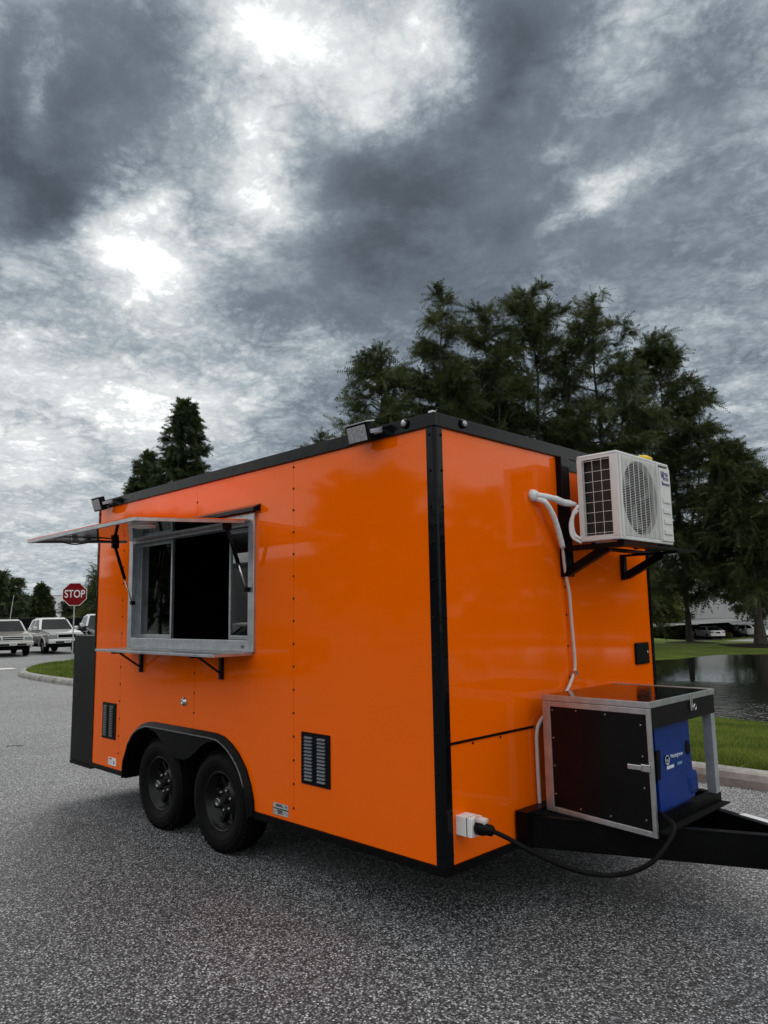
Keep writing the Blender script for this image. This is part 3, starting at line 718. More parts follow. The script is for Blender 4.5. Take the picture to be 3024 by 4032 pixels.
# axle and wheels
bm = bmesh.new(); tube(bm, [(-2.12, .2, .345), (-2.12, 2.3, .345)], .04, 10); tube(bm, [(-2.98, .2, .345), (-2.98, 2.3, .345)], .04, 10); box(bm, -3.35, -1.75, .28, .33, .44, .52); obj('axle', bm, M['black_matte'], T)
def wheel(x, y, flip=1):
    Wh = part_empty('wheel', T); Wh.location = (x, y, .345)
    if flip < 0: Wh.rotation_euler = (0, 0, math.pi)
    bm = bmesh.new()
    lathe(bm, [(.205, .0), (.215, -.006), (.25, -.022), (.285, -.026), (.318, -.018), (.336, .004), (.345, .03), (.345, .165), (.336, .185), (.30, .205), (.205, .205)], 'y', 48, cap0=False, cap1=False)
    for k in range(44):                                           # tread blocks on the shoulder
        a = 2*math.pi*k/44
        q = Matrix.Rotation(-a, 4, 'Y')
        for (ya, yb) in ((-.004, .045), (.06, .095), (.105, .14)):
            r_ = bmesh.ops.create_cube(bm, size=1)
            for v in r_['verts']:
                v.co = q @ Vector((.340+(v.co.x+.5)*.008, (ya+yb)/2+v.co.y*(yb-ya), v.co.z*.034))
    obj('tyre', bm, M['tyre'], Wh)
    bm = bmesh.new()
    lathe(bm, [(.207, .000), (.200, -.004), (.190, .004), (.186, .03), (.172, .036), (.166, .075), (.150, .085), (.100, .070), (.085, .055), (.050, .050)], 'y', 40, cap0=False)
    obj('rim', bm, M['rim'], Wh, True)
    bm = bmesh.new(); 
    for k in range(8):                                            # spokes of the steel wheel
        a = 2*math.pi*(k+.5)/8; q = Matrix.Rotation(-a, 4, 'Y')
        r_ = bmesh.ops.create_cube(bm, size=1)
        for v in r_['verts']: v.co = q @ Vector((.125+v.co.x*.09, .068+v.co.y*.012-(v.co.x)*.02, v.co.z*.03))
    obj('spoke', bm, M['rim'], Wh)
    bm = bmesh.new(); lathe(bm, [(.026, .055), (.029, .0), (.029, -.022), (.022, -.030), (.020, -.024)], 'y', 18); obj('hub_cap', bm, M['hub'], Wh, True)
    first = None
    for k in range(6):
        a = 2*math.pi*k/6+.3
        if first is None:
            bm = bmesh.new(); lathe(bm, [(.013, .06), (.013, .036), (.008, .030)], 'y', 6); o = first = obj('lug_nut', bm, M['hub'], Wh)
        else: o = first.copy(); COL.objects.link(o)
        o.location = (math.cos(a)*.07, 0, math.sin(a)*.07)
for x in (-2.12, -2.98):
    wheel(x, .03); wheel(x, WID-.03, -1)
# rear cabinet
RC = part_empty('rear_cabinet', T)
obj('cabinet_body', bx(-4.665, -LEN-.008, .004, 1.1, .330, 1.49, bev=.006), M['cabinet_black'], RC)
obj('cabinet_base', bx(-4.66, -LEN-.01, .0, 1.1, .300, .328), M['black_satin'], RC)
# lights on the trim
def flood(x, tilt, wd, hg):
    F = part_empty('floodlight', T); F.location = (x, -.016, 2.715); F.rotation_euler = (tilt, 0, 0)
    obj('housing', bx(-wd/2, wd/2, -.115, -.062, -hg/2, hg/2, bev=.008), M['black_satin'], F)
    obj('lens', bx(-wd/2+.012, wd/2-.012, -.121, -.1155, -hg/2+.012, hg/2-.012, bev=.002), M['lamp_lens'], F)
    bm = bmesh.new(); box(bm, -wd/2-.012, wd/2+.012, -.124, -.055, hg/2, hg/2+.006); box(bm, -wd/2-.01, -wd/2-.001, -.10, .0, -.012, .012); box(bm, wd/2+.001, wd/2+.01, -.10, .0, -.012, .012); box(bm, -wd/2-.01, wd/2+.01, -.004, .0, -.02, .02)
    obj('bracket', bm, M['alu_dull'], F)
flood(-.48, R(14), .175, .115); flood(-3.985, R(18), .17, .12)
for p_, ax in (((-.2, -.017, 2.712), 'y'), ((.017, .231, 2.712), 'x')):
    Mk = part_empty('marker_light', T); Mk.location = p_
    bm = bmesh.new(); lathe(bm, [(.027, .002), (.027, .010), (.022, .013)], ax, 16); Mk.rotation_euler = (0, 0, math.pi) if ax == 'y' else (0, 0, 0)
    obj('bezel', bm, M['black_satin'], Mk, True)
    bm = bmesh.new(); lathe(bm, [(.019, .012), (.018, .019), (.010, .024)], ax, 12); obj('lens', bm, M['lamp_lens'], Mk, True)
obj('roof_clip', bx(-.03, .0, -.01, .02, ZT+.001, ZT+.012), M['alu'], T)
# front hatch latch
Ht = obj('latch_plate', bx(.0005, .018, 2.176, 2.388, 1.246, 1.402, bev=.012), M['black_matte'], T)
bm = bmesh.new(); lathe(bm, [(.012, .017), (.012, .024), (.004, .026)], 'x', 12, (0, 2.345, 1.33)); obj('keyhole', bm, M['steel'], Ht)
# outlet box
Ob = part_empty('power_inlet', T)
obj('back_box', bx(.0005, .07, .085, .175, .508, .604, bev=.004), M['white_plastic'], Ob)
obj('gasket', bx(.0705, .074, .087, .173, .51, .602), M['black_satin'], Ob)
obj('cover', bx(.0745, .105, .085, .175, .508, .604, bev=.005), M['white_plastic'], Ob)
bm = bmesh.new(); tube(bm, [(.106, .13, .592), (.165, .135, .588)], .020, 12); obj('flip_lid', bm, M['hose_thin'], Ob, True)
# line-set pipes
Pp = part_empty('refrigerant_pipe', T)
bm = bmesh.new(); lathe(bm, [(.012, 0), (.040, .002), (.037, .02), (.026, .04)], 'x', 18, (0, .926, 2.371)); obj('wall_boot', bm, M['hose'], Pp, True)
bm = bmesh.new(); tube(bm, spline([(.035, .926, 2.371), (.06, .99, 2.365), (.075, 1.08, 2.355), (.085, 1.16, 2.34), (.13, 1.235, 2.33)], 6), [.018]*6+[.019]*6+[.023]*6+[.022]*4+[.017, .014, .011], 14); obj('insulated_run', bm, M['hose'], Pp, True)
bm = bmesh.new(); tube(bm, spline([(.03, .935, 2.35), (.06, .985, 2.325), (.065, 1.06, 2.25), (.055, 1.13, 2.155), (.045, 1.19, 2.052)], 6), .0185, 14); obj('insulated_drop', bm, M['hose'], Pp, True)
bm = bmesh.new(); tube(bm, spline([(.045, 1.19, 2.055), (.035, 1.215, 1.95), (.03, 1.246, 1.84), (.03, 1.268, 1.75), (.025, 1.283, 1.60), (.025, 1.298, 1.384), (.025, 1.297, 1.28), (.025, 1.262, 1.223), (.03, 1.19, 1.155), (.035, 1.10, 1.10)], 5), .0105, 10); obj('drain_pipe', bm, M['hose_thin'], Pp, True)
bm = bmesh.new(); tube(bm, spline([(.03, .93, 1.03), (.025, .87, .99), (.022, .835, .93), (.02, .832, .8), (.02, .834, .6), (.02, .838, .475)], 6), .012, 10); obj('drain_pipe', bm, M['hose_thin'], Pp, True)
bm = bmesh.new(); box(bm, .001, .045, 1.27, 1.30, 1.235, 1.265); box(bm, .001, .04, .805, .86, .508, .525, bev=.004); split_obj('pipe_clip', bm, M['steel'], Pp)
# tongue
Tg = part_empty('hitch_tongue', T)
def rail(sgn):
    bm = bmesh.new(); c_ = 1.243
    a = Vector((.095, c_-sgn*.588, 0)); b = Vector((1.40, c_-sgn*.008, 0)); n_ = Vector((b-a).normalized().cross(Vector((0, 0, 1))))*(-1 if sgn > 0 else 1)
    for z0, z1, w_ in ((.335, .345, .05), (.49, .50, .05), (.346, .489, .008)):
        q = [a, b, b+n_*w_, a+n_*w_]
        ngon_prism(bm, [(p_.x, p_.y, z0) for p_ in q], (0, 0, z1-z0))
    return obj('tongue_rail', bm, M['black_satin'], Tg)
rail(1); rail(-1)
obj('cross_plate', bx(.012, .09, .60, 1.886, .335, .53), M['black_satin'], Tg)
obj('platform', bx(.095, .80, .80, 1.66, .5015, .511), M['black_matte'], Tg)
bm = bmesh.new(); ngon_prism(bm, [(1.18, 1.12, .501), (1.18, 1.37, .501), (1.50, 1.29, .501), (1.50, 1.20, .501)], (0, 0, .012)); obj('coupler_plate', bm, M['black_satin'], Tg)
bm = bmesh.new(); ngon_prism(bm, [(1.415, 1.20, .44), (1.415, 1.29, .44), (1.70, 1.285, .44), (1.77, 1.243, .44), (1.70, 1.20, .44)], (0, 0, .055)); obj('coupler', bm, M['black_satin'], Tg)
bm = bmesh.new(); tube(bm, [(1.30, 1.243, .03), (1.30, 1.243, .36)], .028, 12); tube(bm, [(1.30, 1.243, .345), (1.30, 1.243, .86)], .036, 12); box(bm, 1.22, 1.38, 1.163, 1.323, .008, .03); obj('jack', bm, M['black_satin'], Tg)
stk = obj('safety_sticker', bx(.93, 1.17, 1.395, 1.44, .5005, .5025), M['label'], Tg); stk.matrix_local = Matrix.Translation((1.05, 1.43, 0)) @ Matrix.Rotation(R(-22.5), 4, 'Z') @ Matrix.Translation((-1.05, -1.43, 0))
# AC brackets on the wall
for y in (1.225, 2.04):
    B_ = bmesh.new()
    if y > 2: box(B_, .0005, .03, y, y+.045, 1.862, 2.045)
    box(B_, .0455 if y < 2 else .0305, .42, y+.002, y+.043, 2.03, 2.045)
    bar(B_, (.32, y+.0225, 2.03), (.04, y+.0225, 1.89), .052, .044, (0, 1, 0))
    obj('wall_bracket', B_, M['black_satin'], T)
bm = bmesh.new(); box(bm, .05, .47, 1.19, 1.205, 2.030, 2.06); box(bm, .10, .18, 1.206, 2.33, 2.046, 2.062); box(bm, .34, .44, 1.206, 2.33, 2.046, 2.062)
obj('tray', bm, M['black_satin'], T)

# ------------------------------------------------------------------ air conditioner
AC = thing('air_conditioner', 'white outdoor air conditioner unit on black brackets at the orange trailer front', 'air conditioner', (.29, 1.61, 2.078))
def acp(name, bm, m, parent=AC, smooth=False):
    for v in bm.verts: v.co -= Vector((.29, 1.61, 2.078))
    if name in ('guard_frame', 'foot'): return split_obj(name, bm, m, parent, smooth)
    o = obj(name, bm, m, parent, smooth); return o
X0, X1, Y0, Y1, Z0, Z1 = .15, .432, 1.237, 1.981, 2.08, 2.642
bm = bmesh.new()
# shell open on the left side and front disc: built of walls
box(bm, X0, X1, Y0, Y1, Z1-.022, Z1, bev=.010); box(bm, X0, X1, Y0, Y1, Z0, Z0+.022, bev=.006)
box(bm, X0, X0+.035, Y0, Y0+.02, Z0+.02, Z1-.02); box(bm, X1-.055, X1, Y0, Y0+.02, Z0+.02, Z1-.02, bev=.008)
box(bm, X0+.03, X1-.05, Y0+.002, Y0+.02, Z1-.034, Z1-.02); box(bm, X0+.03, X1-.05, Y0+.002, Y0+.02, Z0+.02, Z0+.036)
box(bm, X0, X1, Y1-.02, Y1, Z0+.02, Z1-.02); box(bm, X0, X0+.008, Y0+.02, Y1-.02, Z0+.02, Z1-.02)
acp('casing', bm, M['white_case'])
bm = bmesh.new(); box(bm, X0+.03, X1-.05, Y0+.045, Y0+.06, Z0+.02, Z1-.02); acp('coil', bm, M['coil'])
bm = bmesh.new()
for k in range(3): y_ = X0+.045+k*.062+.0; tube(bm, [(y_, Y0+.004, Z0+.03), (y_, Y0+.004, Z1-.03)], .0014, 6)
for k in range(8):
    z_ = Z1-.05-k*.066 if k else Z1-.045
    tube(bm, [(X0+.03, Y0+.003, z_), (X1-.05, Y0+.003, z_)], .0014, 6)
acp('side_grille', bm, M['wire'])
# front sheet with a round opening
cy, cz, cr = 1.535, 2.362, .243
bm = bmesh.new()
n = 48; outer = []; innr = []
fy0, fy1, fz0, fz1 = Y0+.02, 1.800, Z0+.02, Z1-.02
for k in range(n):
    a = 2*math.pi*k/n; c_, s_ = math.cos(a), math.sin(a)
    tt = min(((fy1-cy) if c_ > 0 else (cy-fy0))/max(abs(c_), 1e-6), ((fz1-cz) if s_ > 0 else (cz-fz0))/max(abs(s_), 1e-6))
    outer.append(bm.verts.new((X1-.004, cy+c_*tt, cz+s_*tt))); innr.append(bm.verts.new((X1-.004, cy+c_*cr, cz+s_*cr)))
deep = [bm.verts.new((X1-.045, v.co.y, v.co.z)) for v in innr]
for k in range(n):
    j = (k+1) % n; bm.faces.new((outer[k], outer[j], innr[j], innr[k])); bm.faces.new((innr[k], innr[j], deep[j], deep[k]))
bm.faces.new(deep)
acp('front_sheet', bm, M['white_case'])
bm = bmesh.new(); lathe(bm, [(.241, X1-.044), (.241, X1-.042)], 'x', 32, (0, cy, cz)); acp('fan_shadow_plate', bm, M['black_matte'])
FB = None
for k in range(3):
    bm = bmesh.new(); a0 = 2*math.pi*k/3
    pts_ = []
    for i in range(7):
        t_ = i/6; r_ = .05+.16*t_; pts_.append((r_, a0+.5*t_))
    vs1 = [bm.verts.new((X1-.040, cy+r_*math.cos(a-.32*r_/.2), cz+r_*math.sin(a-.32*r_/.2))) for r_, a in pts_]
    vs2 = [bm.verts.new((X1-.020, cy+r_*math.cos(a+.32*r_/.2), cz+r_*math.sin(a+.32*r_/.2))) for r_, a in pts_]
    for i in range(6): bm.faces.new((vs1[i], vs1[i+1], vs2[i+1], vs2[i]))
    acp('fan_blade', bm, M['door_grey'])
# louvred guard: fine horizontal slats, one part each
nsl = 46; first = None
for k in range(nsl):
    z_ = fz0+.012+(fz1-fz0-.024)*k/(nsl-1)
    bm = bmesh.new(); box(bm, X1+.001, X1+.005, fy0+.03, fy1-.01, z_-.0008, z_+.0008)
    if first is None: first = acp('guard_slat', bm, M['wire']); base_z = z_; o = first
    else:
        bm.free(); o = first.copy(); COL.objects.link(o); o.location = (0, 0, z_-base_z)
for k in range(8):
    y_ = fy0+.05+(fy1-fy0-.075)*k/7; bm = bmesh.new(); box(bm, X1+.0062, X1+.0095, y_-.0014, y_+.0014, fz0+.006, fz1-.006); acp('guard_rib', bm, M['wire'])
bm = bmesh.new(); box(bm, X1-.01, X1+.004, fy0, fy0+.026, fz0-.002, fz1+.002); box(bm, X1-.01, X1+.005, fy1-.006, fy1+.006, fz0-.002, fz1+.002); acp('guard_frame', bm, M['white_case'])
bm = bmesh.new(); box(bm, X1-.01, X1+.010, 1.812, Y1-.006, fz0-.002, fz1-.02, bev=.006); acp('service_panel', bm, M['white_case'])
for k in range(4):
    z_ = 2.378-k*.072
    bm = bmesh.new(); box(bm, X1+.0102, X1+.017, 1.836, 1.952, z_-.018, z_+.010, bev=.003); box(bm, X1+.0102, X1+.013, 1.832, 1.956, z_+.0105, z_+.0145); acp('embossed_rib', bm, M['white_case'])
mwAC = lambda y, z: frame_mat((X1+.0112-.29, y-1.61, z-2.078), (0, 1, 0), (0, 0, 1))
text('lettering', 'inverter', .034, M['ink'], AC, mwAC(1.905, 2.492), .0006, bold=.0006)
bm = bmesh.new()
bar(bm, (X1+.0112, 1.832, 2.578), (X1+.0112, 1.846, 2.530), .002, .007, (1, 0, 0)); bar(bm, (X1+.0112, 1.860, 2.578), (X1+.0112, 1.846, 2.530), .002, .007, (1, 0, 0))
box(bm, X1+.0102, X1+.0118, 1.864, 1.870, 2.520, 2.560); box(bm, X1+.0102, X1+.0118, 1.864, 1.874, 2.568, 2.578); box(bm, X1+.0102, X1+.0118, 1.874, 1.879, 2.520, 2.575)
bar(bm, (X1+.0112, 1.840, 2.508), (X1+.0112, 1.847, 2.480), .002, .004, (1, 0, 0)); bar(bm, (X1+.0112, 1.854, 2.508), (X1+.0112, 1.847, 2.480), .002, .004, (1, 0, 0))
acp('emblem', bm, M['ink'])
bm = bmesh.new()
for z_, y0_, y1_ in ((2.569, 1.888, 1.935), (2.560, 1.888, 1.945), (2.551, 1.900, 1.945)): box(bm, X1+.0102, X1+.0116, y0_, y1_, z_-.003, z_+.003)
for y_ in (1.888, 1.904, 1.920, 1.936):
    box(bm, X1+.0102, X1+.0116, y_, y_+.004, 2.518, 2.540); box(bm, X1+.0102, X1+.0116, y_+.005, y_+.011, 2.534, 2.538); box(bm, X1+.0102, X1+.0116, y_+.005, y_+.011, 2.520, 2.525)
acp('emblem', bm, M['ink'])
bm = bmesh.new(); tube(bm, spline([(.145, 1.245, 2.32), (.118, 1.222, 2.27), (.108, 1.215, 2.2), (.118, 1.222, 2.13), (.148, 1.245, 2.10)], 6), .012, 10); acp('connection_hose', bm, M['hose'], AC, True)
bm = bmesh.new(); tube(bm, spline([(.14, 1.24, 2.29), (.108, 1.212, 2.24), (.098, 1.205, 2.17), (.112, 1.212, 2.11), (.15, 1.245, 2.075)], 6), .009, 10); acp('connection_hose', bm, M['hose'], AC, True)
bm = bmesh.new(); box(bm, .19, .21, 1.30, 1.32, Z0-.016, Z0-.001); box(bm, .37, .40, 1.30, 1.34, Z0-.016, Z0-.001); box(bm, .37, .40, 1.88, 1.92, Z0-.016, Z0-.001); box(bm, .19, .21, 1.88, 1.92, Z0-.016, Z0-.001); acp('foot', bm, M['black_satin'])
bm = bmesh.new(); tube(bm, [(.36, 1.70, 2.664), (.385, 1.745, 2.664), (.39, 1.80, 2.662)], [.019, .021, .017], 10)
tag(obj('rolled_cloth', bm, M['yellow'], None, True), 'small yellow rolled cloth lying on top of the white air conditioner', 'cloth')

# ------------------------------------------------------------------ generator cabinet
GX0, GX1, GY0, GY1, GZ0, GZ1 = .10, .752, .79, 1.645, .512, 1.16
GC = thing('generator_cabinet', 'open aluminium framed black generator cabinet standing on the trailer tongue', 'cabinet', (.43, 1.2, .525))
def gp(name, bm, m, smooth=False, parent=GC):
    if name in ('door_frame', 'door_panel'):
        for v in bm.verts: v.co.z -= .034*((v.co.x-GX0)/.65)*max(0, 1-(v.co.z-.53)/.60)
    for v in bm.verts: v.co -= Vector((.43, 1.2, .525))
    return obj(name, bm, m, parent, smooth)
DR = part_empty('door', GC)
dz1 = 1.128
bm = bmesh.new(); ring_frame(bm, GX0, GX1+.004, GZ0+.002, dz1, .052, .022, .028, .030, GY0-.006, GY0+.016, .003); gp('door_frame', bm, M['alu'], parent=DR)
bm = bmesh.new(); box(bm, GX0+.05, GX1-.016, GY0-.001, GY0+.010, GZ0+.034, dz1-.028); gp('door_panel', bm, M['black_panel'], parent=DR)
fr = None
for (x_, z_) in [(GX0+.065, GZ0+.10+k*.155) for k in range(4)]+[(GX1-.05, GZ0+.05+k*.16) for k in range(4)]+[(GX0+.22, 1.085), (GX0+.40, 1.08), (GX0+.22, GZ0+.04), (GX0+.40, GZ0+.035)]:
    bm = bmesh.new(); lathe(bm, [(.0055, .0), (.004, -.004)], 'y', 8, (x_, GY0-.001, z_)); gp('rivet', bm, M['steel'], parent=DR)
LT = part_empty('latch', GC)
bm = bmesh.new(); box(bm, .622, .70, GY0-.022, GY0-.002, .812, .838, bev=.003); gp('latch_arm', bm, M['steel'], parent=LT)
bm = bmesh.new(); box(bm, .695, .745, GY0-.016, GY0-.007, .806, .844, bev=.003); gp('latch_keeper', bm, M['steel'], parent=LT)
LD = part_empty('lid', GC)
bm = bmesh.new(); box(bm, GX0+.006, GX1+.002, GY0+.004, GY1-.004, 1.150, 1.160); gp('lid_sheet', bm, mat('wet_black_lid', (0.003, 0.003, 0.004), 0.04, spec=0.5, bump=0.10, bscale=40), parent=LD)
bm = bmesh.new(); ring = (GX0, GX1+.008, GY0-.008, GY1)
box(bm, GX0, GX1+.008, GY0-.010, GY0+.003, 1.131, 1.163, bev=.002); box(bm, GX1-.004, GX1+.010, GY0+.0035, GY1, 1.131, 1.163, bev=.002); box(bm, GX0, GX1-.005, GY1-.003, GY1+.008, 1.131, 1.163, bev=.002)
gp('lid_edge', bm, M['alu'], parent=LD)
bm = bmesh.new(); box(bm, GX1-.012, GX1+.004, GY0+.02, GY1, 1.022, 1.129); gp('front_fascia', bm, M['cabinet_black'])
bm = bmesh.new(); box(bm, GX1-.05, GX1+.002, GY1-.058, GY1-.002, GZ0+.05, 1.021); gp('corner_post', bm, M['alu_dull'])
bm = bmesh.new(); box(bm, GX0, GX0+.03, GY1-.03, GY1, GZ0+.03, 1.128); box(bm, GX0, GX0+.03, GY0+.017, GY0+.04, GZ0+.03, 1.128); gp('rear_post', bm, M['alu_dull'])
bm = bmesh.new(); box(bm, GX1-.06, GX1+.004, GY0+.02, GY1+.004, GZ0, GZ0+.05); box(bm, GX0, GX1-.062, GY1-.05, GY1+.004, GZ0, GZ0+.05); box(bm, GX0, GX1-.062, GY0+.02, GY1-.052, GZ0, GZ0+.012); gp('base_tray', bm, M['black_satin'])
LH = part_empty('hasp', GC)
bm = bmesh.new(); box(bm, GX1+.0105, GX1+.020, 1.275, 1.305, 1.07, 1.165, bev=.003); gp('hasp_strap', bm, M['steel'], parent=LH)
bm = bmesh.new(); tube(bm, [(GX1+.024, 1.318+.016*math.cos(a), 1.088+.016*math.sin(a)) for a in [2*math.pi*k/12 for k in range(13)]], .003, 6); gp('hasp_ring', bm, M['steel'], parent=LH)
# blue generator
GN = thing('generator', 'blue portable generator inside the open black cabinet', 'generator', (.47, 1.14, .538))
def np_(name, bm, m, smooth=False, parent=GN):
    for v in bm.verts: v.co -= Vector((.47, 1.14, .538))
    if name == 'foot': return split_obj(name, bm, m, parent, smooth)
    return obj(name, bm, m, parent, smooth)
bm = bmesh.new(); ngon_prism(bm, [(.22, .86, .56), (.22, 1.36, .56), (.735, 1.36, .56), (.735, .86, .56)], (0, 0, .50))
for v in bm.verts:
    if v.co.z > .8: v.co.y = 1.11+(v.co.y-1.11)*.99; v.co.x -= .012 if v.co.x > .5 else 0
bmesh.ops.bevel(bm, geom=list(bm.edges), offset=.03, segments=3, affect='EDGES'); np_('shell', bm, M['blue'])
bm = bmesh.new(); box(bm, .30, .742, 1.25, 1.392, .60, .735, bev=.035); np_('side_bulge', bm, M['blue'])
bm = bmesh.new(); box(bm, .712, .733, .885, .935, .735, .90, bev=.018); np_('handle_recess', bm, M['black_matte'])
bm = bmesh.new(); lathe(bm, [(.030, .715), (.030, .731), (.024, .733)], 'x', 20, (0, 1.285, .862))
for v in bm.verts: v.co.z = .862+(v.co.z-.862)*1.35
np_('control_knob', bm, M['black_matte'])
bm = bmesh.new(); box(bm, .25, .70, .90, .92, .538, .559); box(bm, .25, .70, 1.30, 1.32, .538, .559); np_('foot', bm, M['black_matte'])
mwG = lambda y, z: frame_mat((.7335-.47, y-1.14, z-.538), (0, 1, 0), (0, 0, 1))
text('lettering', 'Westinghouse', .030, M['blue_print'], GN, mwG(1.128, .846), .0008, sx=.9)
bm = bmesh.new(); lathe(bm, [(.026, .7335), (.026, .7348), (.0225, .7348), (.0225, .7335)], 'x', 28, (0, 1.008, .834)); 
bar(bm, (.7342, .990, .842), (.7342, .999, .824), .0015, .004, (1, 0, 0)); bar(bm, (.7342, .999, .824), (.7342, 1.008, .840), .0015, .004, (1, 0, 0)); bar(bm, (.7342, 1.008, .840), (.7342, 1.017, .824), .0015, .004, (1, 0, 0)); bar(bm, (.7342, 1.017, .824), (.7342, 1.026, .842), .0015, .004, (1, 0, 0)); box(bm, .7335, .7348, .992, 1.024, .815, .819)
np_('emblem', bm, M['blue_print'])
bm = bmesh.new(); box(bm, .7335, .7345, .995, 1.085, .786, .803, bev=.0004); np_('print_bar', bm, M['blue_print'])
bm = bmesh.new(); box(bm, .7335, .7345, 1.125, 1.19, .790, .806, bev=.0004); np_('print_bar', bm, M['teal_print'])
# power cord
PC = thing('power_cord', 'thick black power cord looping from wall inlet to generator', 'cord', (.1, .13, .55))
def cp(name, bm, m, smooth=True):
    for v in bm.verts: v.co -= Vector((.1, .13, .55))
    return obj(name, bm, m, PC, smooth)
bm = bmesh.new(); lathe(bm, [(.030, .106), (.036, .112), (.034, .15), (.028, .16), (.028, .195), (.015, .21)], 'x', 18, (0, .132, .553)); cp('plug', bm, M['black_satin'])
bm = bmesh.new(); tube(bm, spline([(.205, .132, .552), (.28, .15, .53), (.42, .197, .47), (.55, .31, .40), (.66, .437, .368), (.76, .512, .392), (.84, .567, .447), (.88, .671, .53), (.865, .743, .573), (.80, .80, .590), (.735, .86, .59)], 8), .0115, 12); cp('cable', bm, M['tyre'])

# ------------------------------------------------------------------ stop sign
SG = thing('stop_sign', 'red octagonal stop sign on a grey post in the grass island', 'road sign', (-26.15, 8.84, .10), R(-26))
bm = bmesh.new(); box(bm, -.03, .03, -.022, .022, -.1, 2.85); obj('post', bm, M['galv'], SG)
def octa(r_): return [(.04, r_*math.cos(R(22.5+45*k)), 2.49+r_*math.sin(R(22.5+45*k))) for k in range(8)]
bm = bmesh.new(); ngon_prism(bm, octa(.475), (-.006, 0, 0)); obj('sign_border', bm, M['sign_white'], SG)
bm = bmesh.new(); ngon_prism(bm, [(x+.005, y, z) for x, y, z in octa(.452)], (-.004, 0, 0)); obj('sign_plate', bm, M['sign_red'], SG)
text('lettering', 'STOP', .415, M['sign_white'], SG, frame_mat((.048, 0, 2.49), (0, 1, 0), (0, 0, 1)), .002, sx=.74, bold=.003)

# ------------------------------------------------------------------ vehicles
def arch_pts(cx, r_, zb, n=7, rev=True):
    a0 = math.acos(min(1, max(-1, 0)))
    out = [(cx+r_*math.cos(a), .36+r_*math.sin(a)) for a in np.linspace(R(-5), R(185), n)]
    out = [(x, max(z, zb)) for x, z in out]
    return out
def extrude_body(prof_, hw, bev=.05, taper=None):
    bm = bmesh.new(); ngon_prism(bm, [(x, -hw, z) for x, z in prof_], (0, 2*hw, 0))
    if taper:
        for v in bm.verts: v.co.y *= taper(v.co.x, v.co.z)
    es = [e for e in bm.edges if abs(e.verts[0].co.y-e.verts[1].co.y) < .02]
    bmesh.ops.bevel(bm, geom=es, offset=bev, segments=2, affect='EDGES', clamp_overlap=True)
    return bm
def car_wheel(V_, x, y, r_, mrim):
    Wp = part_empty('wheel', V_); Wp.location = (x, y, r_)
    s_ = -1 if y < 0 else 1
    bm = bmesh.new(); lathe(bm, [(r_*.62, s_*.02), (r_*.9, s_*.02), (r_, 0), (r_, -s_*.18), (r_*.8, -s_*.2)], 'y', 24, cap0=False); obj('tyre', bm, M['tyre'], Wp, True)
    bm = bmesh.new(); lathe(bm, [(r_*.62, s_*.012), (r_*.56, s_*.0), (r_*.2, s_*.018), (r_*.15, s_*.02)], 'y', 20)
    obj('rim', bm, M['black_matte'], Wp, True)
    bm = bmesh.new()
    for k in range(5):
        q = Matrix.Rotation(2*math.pi*k/5, 4, 'Y'); r2_ = bmesh.ops.create_cube(bm, size=1)
        for v in r2_['verts']: v.co = q @ Vector((r_*.33+v.co.x*r_*.56, s_*.022+v.co.y*.012, v.co.z*r_*.17))
    obj('rim_spokes', bm, mrim, Wp)
def quad_panel(bm, pts_, off):
    """thin glass or light panel standing proud along off"""
    ngon_prism(bm, pts_, off)
